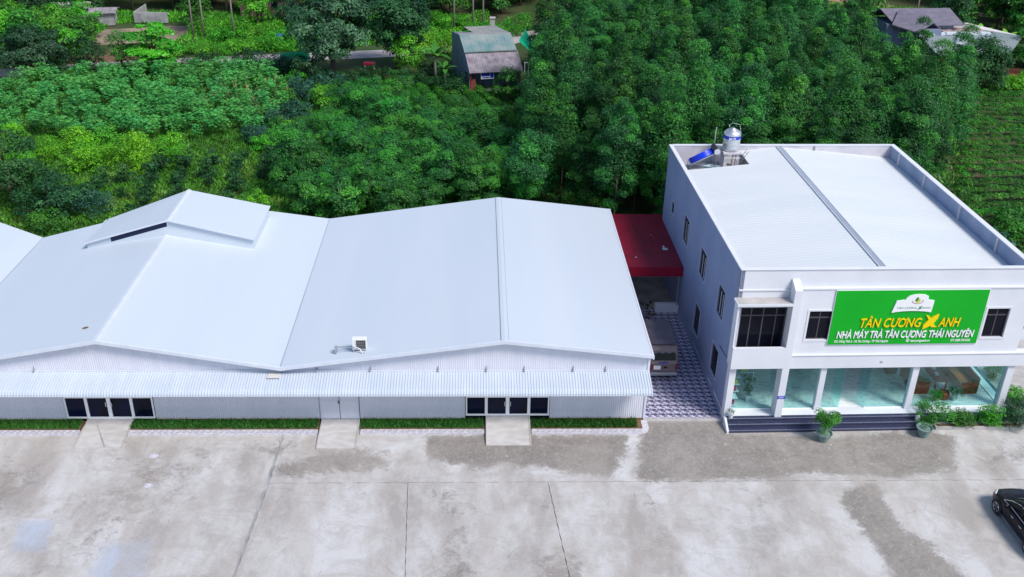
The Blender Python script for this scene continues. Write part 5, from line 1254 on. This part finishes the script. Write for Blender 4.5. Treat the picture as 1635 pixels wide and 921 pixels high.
# ------------------------------------------------------------------ trees: one prototype of each kind, then copies
ORD = ['first','second','third','fourth','fifth','sixth','seventh','eighth','ninth','tenth','eleventh','twelfth','thirteenth','fourteenth','fifteenth','sixteenth','seventeenth','eighteenth','nineteenth','twentieth','twenty first','twenty second','twenty third','twenty fourth','twenty fifth','twenty sixth','twenty seventh','twenty eighth','twenty ninth','thirtieth','thirty first','thirty second','thirty third','thirty fourth','thirty fifth','thirty sixth']
def order_labels(spots, step):
    """row from the camera side and place from the left in that row"""
    rest = sorted(range(len(spots)), key=lambda i: spots[i][1]); out = {}; r = 0
    while rest:
        y0 = spots[rest[0]][1]; row = [i for i in rest if spots[i][1] < y0+step]; rest = [i for i in rest if i not in row]
        for k, i in enumerate(sorted(row, key=lambda i: spots[i][0])): out[i] = '%s row from the front, %s from the left' % (ORD[min(r, 35)], ORD[min(k, 35)])
        r += 1
    return out
def plant(protos, spots, group, label, cat, smin=.85, smax=1.15, zs=(.9, 1.12), fs=None):
    used = set(); ol = order_labels(spots, 3.0)
    for i_, (x, y) in enumerate(spots):
        k = rnd.randrange(len(protos)); p = protos[k]; s = rnd.uniform(smin, smax)*(fs(x, y) if fs else 1); sc_ = (s, s, s*rnd.uniform(*zs))
        if k not in used: o = p; used.add(k)
        else: o = copy_tree(p)
        o.location = (x, y, -.1); o.rotation_euler = (0, 0, rnd.uniform(0, 6.28)); o.scale = sc_
        tag(o, label+(', '+ol[i_] if group else ''), cat, group)
    for k, p in enumerate(protos):
        if k not in used:
            for c_ in list(p.children): bpy.data.objects.remove(c_)
            bpy.data.objects.remove(p)
FP = [(4.2, 72), (6, 66), (10, 61.5), (28.5, 61), (33, 67), (42, 83), (48, 94), (46.5, 101), (41.5, 108), (43.5, 138), (13, 138), (11, 112), (8.6, 103), (6, 92)]
fsp = scatter(FP, 3.45, .24, 3); fsp.sort(key=lambda p: p[1]); print('forest', len(fsp)); fsp = fsp[:298]
plant([make_tree('forest_tree', L['forest'], 9.2+i*.45, 1.95+.12*(i % 3), 52, .55, 1500, .15, 'spire' if i % 3 else 'egg', .14, 'bark', .09, .35, .45, inner=.72, jit=.8, fill=.35) for i in range(6)], fsp, 'trees of the wood behind the two buildings', 'slender dense tree of the wood', 'tree', .82, 1.1, fs=lambda x, y: .5 if (x > 39 and y > 89) else (.8 if x > 37 and y > 84 else 1))
plant([make_tree('forest_tree', L['forest'], 6.6, 2.2, 30, .7, 1300, .15, 'egg', .12, 'bark', .09, .35, .45, jit=.75, fill=.3)], [(3.9, 68.4)], None, 'bushy lighter tree standing alone in front of the wood by the warehouse ridge', 'tree', 1, 1, (1, 1))
bk = scatter([(46, 121), (50, 121), (70, 122), (95, 118), (110, 160), (60, 175), (-20, 175), (-95, 170), (-95, 118), (-60, 118), (-59, 127), (-50, 131.5), (-38, 133), (-24, 134), (-12, 133), (2, 132), (6, 138), (10, 146), (30, 148), (48, 150), (70, 146), (70, 140), (60, 130)], 5.2, .4, 8)
plant([make_tree('woodland_tree', L['mid'] if i % 2 else L['dark'], 7.5+i, 2.9, 26, 1.15, 110, .42, 'dome', .12, 'bark', .14, .4, .5) for i in range(4)], bk, 'far trees behind the village and the wood', 'far broad tree beyond the village', 'tree', .8, 1.15)
GP = [(-16, 72), (-13, 86), (-11.5, 94), (-4, 95.5), (1.8, 93), (3.2, 84), (2.6, 76), (.5, 66), (-11, 65.5), (-14.5, 67)]
gs = [q for q in scatter(GP, 2.3, .38, 5) if not (q[1] > 83 and rnd.random() < .62) and not (q[0] > -5 and q[1] > 84)]
plant([make_tree('grove_tree', L['grove'], 3.6+.25*i, 1.55, 24, .46, 950, .18, 'dome', .16, 'bark', .05, .38, .36, flat=.8, inner=.7, fill=.15) for i in range(5)], gs, 'young trees of the grove behind the warehouse', 'young layered tree of the grove', 'tree', .75, 1.15)
plant([make_tree('grove_tree', L['grove'], 4.3, 1.6, 17, .62, 360, .24, 'dome', .12, 'palebark', .07, .5, .4, flat=.65)], [(-9.9, 65.2)], None, 'bushy round tree just behind the valley between the two warehouse roofs', 'tree', 1, 1, (1, 1))
# single trees
vt = [(-64+3.1*(i % 7)+rnd.uniform(-.8, .8), 108+3.6*(i//7)+rnd.uniform(-.9, .9)) for i in range(28)]
vt = [q for q in vt if q[0] < -44.5-.0*q[1] and not (q[0] > -49 and q[1] > 119)]
plant([make_tree('orchard_tree', L['mid'] if i != 1 else L['bright'], 4.6+.4*i, 2.2, 20, .75, 240, .3, 'dome', .12, 'bark', .12) for i in range(3)], vt, 'trees of the village orchard at the far left', 'round orchard tree of the village', 'tree', .85, 1.2)
rt = [(64+3*(i % 4)+rnd.uniform(-.8, .8), 102.5+4*(i//4)+rnd.uniform(-.9, .9)) for i in range(12)]
plant([make_tree('farmyard_tree', L['mid'], 4.0, 2.2, 20, .75, 240, .3, 'dome', .12, 'bark', .12)], rt, 'trees right of the farmhouse', 'round tree right of the farmhouse', 'tree', .85, 1.2)
singles = [
 (make_tree('mango_tree', L['glossy'], 5.2, 4.3, 46, 1.0, 240, .30, 'dome', .15, 'bark', .22, .35, .5), (-46.5, 103.6), 'broad round dark olive tree beside the road at the far left'),
 (make_tree('leafy_tree', L['bright'], 5.6, 3.1, 30, .85, 200, .36, 'dome', .12, 'bark', .16, .65, .6, flat=.4), (-34.2, 104.6), 'bright green tree with flat layered branches behind the cassava field'),
 (make_tree('small_tree', L['dark'], 4.4, 1.7, 20, .6, 380, .22, 'egg', .08), (-41.2, 104.6), 'dark narrow tree right of the broad olive tree'),
 (make_tree('small_tree', L['mid'], 4.5, 1.6, 20, .6, 380, .22, 'egg', .05), (-38.0, 105.6), 'second narrow tree beside the bright layered tree'),
 (make_tree('big_tree', L['glossy'], 11.0, 4.6, 70, 1.15, 230, .34, 'egg', .16, 'bark', .3, .3, .55), (-15.2, 102.8), 'biggest tree with glossy grey green leaves over the road'),
 (make_tree('big_tree', L['dark'], 9.6, 4.0, 50, 1.1, 230, .32, 'egg', .16, 'bark', .22, .35, .5), (-8.8, 107.5), 'tall dark tree just right of the biggest glossy tree'),
 (make_tree('small_tree', L['glossy'], 3.4, 1.7, 14, .6, 350, .26, 'dome', .3), (-17.6, 100.2), 'small glossy tree in front of the biggest tree'),
 (make_tree('small_tree', L['bright'], 4.6, 1.9, 22, .62, 330, .24, 'egg', .15, 'palebark', .07), (-7.4, 104.4), 'yellow green slim tree between the big trees and the tin shed'),
 (make_tree('shade_tree', L['dark'], 5.6, 3.0, 34, .85, 330, .24, 'dome', .05), (-34.6, 69.0), 'dark bushy tree at the left edge behind the third warehouse roof'),
 (make_tree('shade_tree', L['dark'], 3.2, 2.6, 26, .75, 380, .22, 'dome', .03), (-30.6, 66.2), 'low dense dark tree behind the left warehouse valley'),
 (make_tree('farm_tree', L['dark'], 5.6, 2.7, 34, .9, 330, .26, 'dome', .1, fill=.4), (53.2, 101.2), 'dark round tree in front of the farmhouse annexe roof'),
 (make_tree('farm_tree', L['mid'], 6.0, 3.2, 30, .9, 240, .32, 'dome', .1), (62.5, 104.0), 'leafy tree at the right photo edge beside the farmhouse'),
 (make_tree('farm_tree', L['mid'], 4.6, 3.0, 30, .9, 240, .32, 'dome', .05), (46.0, 119.5), 'round bush like tree left of the farmhouse gable'),
 (make_tree('garden_tree', L['mid'], 4.6, 2.3, 20, .8, 220, .30, 'dome', .15), (-35.0, 125.0), 'garden tree beside the leftmost palm trunk'),
 (make_tree('garden_tree', L['bright'], 4.0, 2.2, 18, .8, 220, .30, 'dome', .2), (-28.0, 127.5), 'bright crowned garden tree between the palm trunks'),
 (make_tree('garden_tree', L['dark'], 4.2, 2.5, 20, .8, 220, .30, 'dome', .1), (-24.5, 126.5), 'dark garden tree in the middle of the village garden'),
 (make_tree('garden_tree', L['bright'], 3.8, 2.3, 18, .8, 220, .30, 'dome', .1), (-21.0, 125.5), 'bright round garden tree left of the biggest tree'),
 (make_tree('garden_tree', L['mid'], 4.6, 2.2, 20, .8, 220, .30, 'dome', .1), (-49.5, 122.0), 'garden tree in front of the whitish village roof'),
 (make_tree('shed_tree', L['mid'], 3.8, 1.7, 18, .6, 330, .24, 'egg', .1), (3.0, 95.2), 'leafy tree hiding the right front of the tin shed'),
 (make_tree('shed_tree', L['bright'], 5.2, 2.6, 24, .8, 220, .30, 'dome', .1), (11.5, 117.0), 'yellow green tree behind the green tarpaulin'),
]
for o, (x, y), lb in singles: o.location = (x, y, -.1); tag(o, lb, 'tree')
# bushes and shrubs
def bushes(protos, spots, group, label, cat='shrub', smin=.8, smax=1.25, name=None):
    used = set(); ol = order_labels(spots, 1.5)
    for i_, (x, y) in enumerate(spots):
        k = rnd.randrange(len(protos)); s = rnd.uniform(smin, smax)
        if k in used: o = protos[k].copy(); col.objects.link(o)
        else: o = protos[k]; used.add(k)
        o.location = (x, y, -.12); o.rotation_euler = (0, 0, rnd.uniform(0, 6.28)); o.scale = (s, s, s*rnd.uniform(.85, 1.15)); tag(o, label+(', '+ol[i_] if group else ''), cat, group)
    for k, p in enumerate(protos):
        if k not in used: bpy.data.objects.remove(p)
bushes([make_bush('lime_shrub', L['bright' if i == 1 else 'lime'], 1.7, 1.4, 16, .5, 420, .16) for i in range(3)], [(-35.8, 79.5), (-33.9, 80.8), (-31.5, 81.5), (-29.2, 80.8), (-32.6, 78.8), (-30.6, 78.2), (-28.3, 78.6), (-35.0, 77.8), (-29.6, 76.4), (-25.9, 79.6), (-24.8, 77.8), (-31.4, 75.5), (-36.8, 76.0), (-27.0, 75.8), (-39.5, 81.5), (-38.0, 79.0)], 'lime green shrubs below the cassava field', 'rounded lime green shrub')
bushes([make_bush('bright_bush', L['bright'], 1.6, 1.5, 14, .55, 300, .2) for i in range(3)], [(-28+1.25*i+rnd.uniform(-.3, .3), 114.0+.32*i+rnd.uniform(-.6, 1.4)) for i in range(9)]+[(-36+1.5*i, 110.6+.9*i % 3+rnd.uniform(-.6, 1)) for i in range(7)]+[(-31+rnd.uniform(-3, 10), 118+rnd.uniform(-1, 5)) for i in range(14)]+[(-14+rnd.uniform(0, 20), 121+rnd.uniform(0, 9)) for i in range(14)], 'bright bushes along the far side of the road', 'bright green roadside bush')
bushes([make_bush('vine_mound', L['lime'], 2.6, 2.3, 18, .7, 260, .2) for i in range(2)], [(-6.6, 111.5), (-4.6, 113.8), (-2.8, 112.2), (-1.8, 114.5), (-7.5, 115)], 'yellow green vine covered mounds behind the tin shed', 'yellow green vine mound', 'vine', .9, 1.15)
bushes([make_bush('bright_bush', L['lime'], 1.5, 1.6, 14, .55, 260, .22)], [(57.5, 101.5), (59.6, 101.8), (61.8, 102), (55.6, 101)], 'yellow green bushes above the tea field', 'yellow green bush above the tea field')
bushes([make_bush('dark_bush', L['dark'], 1.9, 1.4, 14, .5, 360, .2) for i in range(2)], [(-12.0, 103.4), (-10.5, 102.6), (-6.2, 101.0), (-5.2, 105.0), (-3.2, 101.2), (-2.4, 98.6), (-4.4, 99.0), (-20.5, 105.5), (-25.5, 107.2), (-29.5, 107.6), (-31.0, 106.4), (-36.5, 103), (-43.5, 101.6), (-19.6, 103.4), (-13.4, 100.8)], 'dark bushes under the big trees', 'dark bush under the big trees')
bushes([make_bush('blue_bush', L['blue'], 2.2, 2.0, 18, .6, 380, .17) for i in range(1)], [(-28.0, 66.6)], None, 'blue green bush right behind the left end of the roof monitor', 'bush', 1, 1)
bushes([make_bush('blue_bush', L['blue'], 2.4, 2.6, 22, .7, 330, .17) for i in range(1)], [(-22.3, 105.6)], None, 'fine leaved blue green bush beside the road before the net fence', 'bush', 1, 1)
bushes([make_bush('green_bush', L['mid'], 2.0, 1.6, 16, .55, 400, .17) for i in range(1)], [(-29.8, 63.4)], None, 'light green bush in the valley behind the left warehouse roofs', 'bush', 1.05, 1.05)
bushes([make_bush('lime_bush', L['lime'], 2.2, 1.2, 12, .4, 330, .2) for i in range(1)], [(-16.0, 66.5)], None, 'bush with lime green tips behind the right end of the roof monitor', 'bush', 1, 1)
bushes([make_bush('young_shrub', L['dark'], 1.3, .62, 9, .32, 700, .15) for i in range(2)], [(x+rnd.uniform(-.25, .25)+(y-66)*-.13, y+rnd.uniform(-.2, .2)) for x in (-24.5, -22.3, -20.2, -18.0, -15.9) for y in np.arange(65, 80, 1.5) if rnd.random() < .85]+[(-28.5+rnd.uniform(-1, 3), 68+rnd.uniform(0, 6)) for i in range(7)], 'young shrubs planted in rows on the grass', 'young shrub on the grass', 'shrub', .7, 1.3)
bushes([make_bush('field_shrub', L['mid' if i else 'blue'], 2.0, 1.3, 14, .45, 450, .2) for i in range(2)], [(35.5, 60.5), (37.5, 62), (39.2, 60.6), (41, 63), (38.5, 65), (43, 61), (36.8, 58), (41.5, 58), (45, 64.5), (34, 57), (33, 63), (36, 67), (47, 60), (44, 56), (39, 55)], 'leafy shrubs behind the office parapet', 'shrub behind the right office parapet')
bushes([make_bush('tall_weed', L[q], 1.7, 1.2, 12, .42, 500, .18) for q in ('bright', 'mid', 'blue')], [(-19.5+rnd.uniform(0, 5.5), 80+rnd.uniform(0, 21)) for i in range(34)], 'rank bushes between the cassava and the grove', 'rank bush between cassava and grove')
# cassava
def palmate(name, lm, h, n, r_, per, leaf, **k):
    Cs, Ds = [], []
    for i in range(n):
        a = rg.random()*6.28; q = r_*math.sqrt(rg.random()); z = h*(.55+.45*rg.random())-.25*q/r_*h*.4; c_ = np.array([q*math.cos(a), q*math.sin(a), z])
        for j in range(per):
            b_ = 6.28*j/per+rg.random()*.3; d = np.array([math.cos(b_), math.sin(b_), -.55]); d /= np.linalg.norm(d); Cs.append(c_+d*leaf*.5); Ds.append(d)
    C = np.array(Cs); D = np.array(Ds); N = np.tile([0, 0, 1.], (len(C), 1)); B = unit(np.cross(D, N)); W_ = leaf*.3
    V = np.stack([C-D*leaf/2, C+B*W_/2, C+D*leaf/2, C-B*W_/2], 1).reshape(-1, 3); T = np.repeat(np.repeat(rg.random(n), per), 4)
    st = []
    for i in range(4):
        a = i*1.6; e2 = np.array([.3*math.cos(a), .3*math.sin(a), h*.7]); st.append(np.array([[-.02, 0, 0], [.02, 0, 0], e2+[.015, 0, 0], e2-[.015, 0, 0]]))
    SV = np.concatenate(st); V2 = np.concatenate([V, SV]); F = np.arange(len(V2)).reshape(-1, 4)
    return npmesh(name, V2, F, lm, None, {'tint': np.concatenate([T, np.zeros(len(SV))])}, **k)
CP = [(-50, 97.5), (-45, 100), (-38, 102.5), (-29, 103.5), (-23, 102.8), (-19.0, 98), (-18.0, 91), (-19.5, 84), (-27, 82), (-36, 81.8), (-42, 82), (-47, 86)]
cs = scatter(CP, 1.62, .3, 9); print('cassava', len(cs)); cs.sort(key=lambda p: p[1]); 
bushes([palmate('cassava_plant', L['cass'], 2.2, 80, .64, 7, .20) for i in range(4)], cs[:298], 'cassava plants in the field at the left', 'blue green cassava plant', 'plant', .65, 1.3)
if len(cs) > 298:
    bushes([palmate('cassava_plant', L['cass'], 2.0, 42, .95, 6, .34)], cs[298:300], 'cassava plants in the field at the left', 'blue green cassava plant', 'plant')
bushes([palmate('maize_plant', L['dry'], 1.9, 14, .25, 2, .5) for i in range(2)], [(-25+rnd.uniform(-1.6, 6.5), 93.5+rnd.uniform(-3.5, 6)) for i in range(26)], 'dry maize stalks at the edge of the cassava', 'dry tan maize stalk', 'plant', .7, 1.1)
# banana
def banana(loc, h, nl, lb, lm, s=1.0):
    e_ = empty('banana_plant', loc, rnd.uniform(0, 6), label=lb, cat='banana plant')
    b = MB(); b.tube([(0, 0, -.1), (.03, 0, h*.4), (0, .03, h*.62)], [.13*s, .10*s, .06*s], 8); b.build('stem', M['palebark'], e_, smooth=True)
    for i in range(nl):
        a = i*2.4; el = 1.25-.9*i/nl; V = []; n = 8
        for j in range(n+1):
            t = j/n; r_ = 1.5*s*t; z = h*.6+math.sin(el)*r_-.75*s*t*t*(1.3-el*.4); x = r_*math.cos(el*.75)+.03; wv = .24*s*math.sin(math.pi*min(1, t*.93+.07))**.6+.01
            ca, sa = math.cos(a), math.sin(a)
            for q in (-1, 0, 1): V.append((x*ca-q*wv*sa, x*sa+q*wv*ca, z+(.0 if q else -.03)-abs(q)*.02))
        F = [(j*3+q, j*3+q+1, j*3+q+4, j*3+q+3) for j in range(n) for q in (0, 1)]
        npmesh('leaf', V, F, lm, e_, {'tint': np.full(len(V), .3+.6*rnd.random())}, smooth=True)
banana((-4.5, 102.6, 0), 4.4, 9, 'banana plant with arching pale leaves just left of the tin shed', L['mid'], 1.35)
banana((-3.4, 100.4, 0), 3.0, 7, 'smaller banana plant in front of the tall one by the shed wall', L['mid'])
banana((60.5, 117.5, 0), 3.6, 8, 'banana plant behind the right end of the farmhouse roof', L['lime'], 1.2)
banana((63.0, 116.0, 0), 3.2, 8, 'second banana plant nearest the right photo edge behind the farmhouse', L['lime'], 1.2)
banana((39.3, 57.6, 0), 3.4, 9, 'fan leaved plant behind the near end of the right office parapet', L['bright'], 1.1)
# areca palms: bare trunks, small crowns
def areca(loc, h, lb):
    e_ = empty('areca_palm', loc, rnd.uniform(0, 6), label=lb, cat='palm tree')
    b = MB(); b.tube([(0, 0, -.1), (.05, 0, h*.5), (0, .05, h)], [.13, .10, .08], 7); b.build('trunk', M['palebark'], e_, smooth=True)
    Cs, Ds = [], []
    for i in range(9):
        a = i*2.39; el = .9-i*.13
        for t in np.linspace(.1, 1, 14):
            r_ = 1.7*t; p = np.array([math.cos(a)*r_, math.sin(a)*r_, h+math.sin(el)*r_-.9*t*t])
            for sgn in (-1, 1): d = np.array([-math.sin(a)*sgn+math.cos(a)*.6, math.cos(a)*sgn+math.sin(a)*.6, -.5]); Cs.append(p+d*.2); Ds.append(d)
    V, F = quads(np.array(Cs), None, .5, .09, droop=unit(np.array(Ds))); npmesh('fronds', V, F, L['mid'], e_, {'tint': rg.random(len(V))})
for i, ((x, y), h, lb) in enumerate([((-34.0, 119.3), 9.5, 'leftmost areca palm trunk by the road side garden'), ((-32.8, 119.6), 8.0, 'areca palm trunk immediately right of the leftmost one'), ((-29.3, 119.8), 9, 'third areca palm trunk from the left standing alone'), ((-27.8, 129), 8.8, 'slender palm trunk behind the bright garden tree'), ((-27.0, 129.4), 9.3, 'slender palm trunk paired right beside its neighbour'), ((-23.8, 128), 6.4, 'short palm trunk with a pale green crown above the garden'),
    ((-3.0, 124), 9.5, 'palm trunk left of the pair behind the tin shed'), ((-.6, 124.5), 9.5, 'palm trunk straight behind the tin shed roof'), ((.6, 125.5), 9, 'dark palm trunk beside the path behind the shed'), ((56, 126), 8, 'pale palm trunk above the farmhouse roof')]): areca((x, y, 0), h, lb)
# tea rows: each row one hedge of small lumps
def tea_row(p0, p1, wd, h, lb, group, lm='tea', per=240, leaf=.13):
    p0, p1 = Vector(p0), Vector(p1); ln = (p1-p0).length; n = max(2, int(ln/.62)); lc, lr = [], []
    for i in range(n):
        if rnd.random() < .07: continue
        t = (i+.5)/n; p = p0.lerp(p1, t)+Vector((rnd.uniform(-.12, .12), rnd.uniform(-.12, .12))); lc.append(np.array([p.x, p.y, h*rnd.uniform(.35, .6)])); lr.append(wd*.5*rnd.uniform(.85, 1.2))
    if not lc: return
    V, F, T = lobes_to_leaves(lc, lr, per, leaf, .6, .62, .55)
    o = npmesh('tea_row', V, F, L[lm], None, {'tint': T}); mid = (p0+p1)/2; o.data.transform(Matrix.Translation((-mid.x, -mid.y, 0))); o.location = (mid.x, mid.y, -.12); tag(o, lb, 'tea hedge', group)
y = 62.0; i = 0
while y < 103:
    xl = 33+(y-62)*.50+ (0 if y > 66 else 1.5); xr = 46+(y-62)*.62
    tea_row((xl, y), (min(xr+10, 74), y+1.8), .80, 1.0, 'clipped tea hedge across the right field, %s hedge counted from the near end' % ORD[i], 'tea hedges in the right field', per=1100, leaf=.15); y += 1.6+rnd.uniform(-.08, .08); i += 1
for k in range(11):
    x0 = -15.2+1.5*k; tea_row((x0, 100.6-.25*abs(k-4)), (x0+5.0, 84.0), 1.05, 1.0, 'narrow tea hedge running between the young trees, %s hedge from the left' % ORD[k], 'tea hedges in the grove', 'tea', per=900, leaf=.14)
# grass, weeds and undergrowth
def weeds(name, P, n, s0, s1, lm, lab, upr=1.0, seed=0):
    g = np.random.default_rng(seed); A = np.array(P); C = []
    while len(C) < n:
        q = g.uniform(A.min(0), A.max(0), (n, 2)); C += [p for p in q if inside(p[0], p[1], P)]
    C = np.array(C[:n]); s = g.uniform(s0, s1, n)
    # clumping
    d = unit(np.stack([g.normal(size=n)*.7, g.normal(size=n)*.7, np.full(n, upr)], 1)); C3 = np.concatenate([C, (s*.35-.1)[:, None]], 1)
    V, F = quads(C3, None, s, s*.28, droop=d)
    t = .5+.5*np.sin(C[:, 0]*.55+1.3*np.sin(C[:, 1]*.4))*np.cos(C[:, 1]*.5); t = np.clip(.5*t+.5*g.random(n), 0, 1)
    return npmesh(name, V, F, lm, None, {'tint': np.repeat(t, 4)}, kind='stuff', label=lab, category='ground cover') if False else tag(npmesh(name, V, F, lm, None, {'tint': np.repeat(t, 4)}, kind='stuff'), lab, 'ground cover')
weeds('meadow_grass', [(-42, 60), (-12, 60), (-13, 84), (-20, 86), (-28, 85), (-50, 84), (-50, 66)], 60000, .22, .5, L['grass'], 'bright meadow grass behind the left warehouse roofs', seed=1)
weeds('field_weeds', [(-60, 84), (-16, 82), (-14, 104), (-22, 110), (-40, 107), (-62, 98)], 36000, .3, .6, L['mid'], 'rank green weeds between the cassava plants', seed=2)
weeds('undergrowth', [(-18, 60), (8, 59), (9, 100), (-2, 104), (-18, 102)], 40000, .25, .6, L['mid'], 'low green undergrowth beneath the grove trees', seed=3)
weeds('verge_grass', [(-64, 111), (-46, 112), (-46, 127), (-35, 128), (-36.5, 113), (-22, 114), (0, 122), (0, 134), (-60, 134), (-64, 120)], 24000, .3, .7, L['bright'], 'green garden grass on the far side of the road', seed=4)
weeds('field_grass', [(40, 112), (50, 120), (62, 123), (70, 140), (50, 146), (40, 145)], 16000, .3, .6, L['grass'], 'bright grass field beyond the farmhouse', seed=5)
weeds('wood_floor', [(8, 59.5), (34, 59.5), (44, 83), (52, 99), (50, 112), (44, 113), (30, 90)], 16000, .3, .6, L['forest'], 'dark low growth under the wood and between tea hedges', seed=6)
print('objects', len(bpy.data.objects))
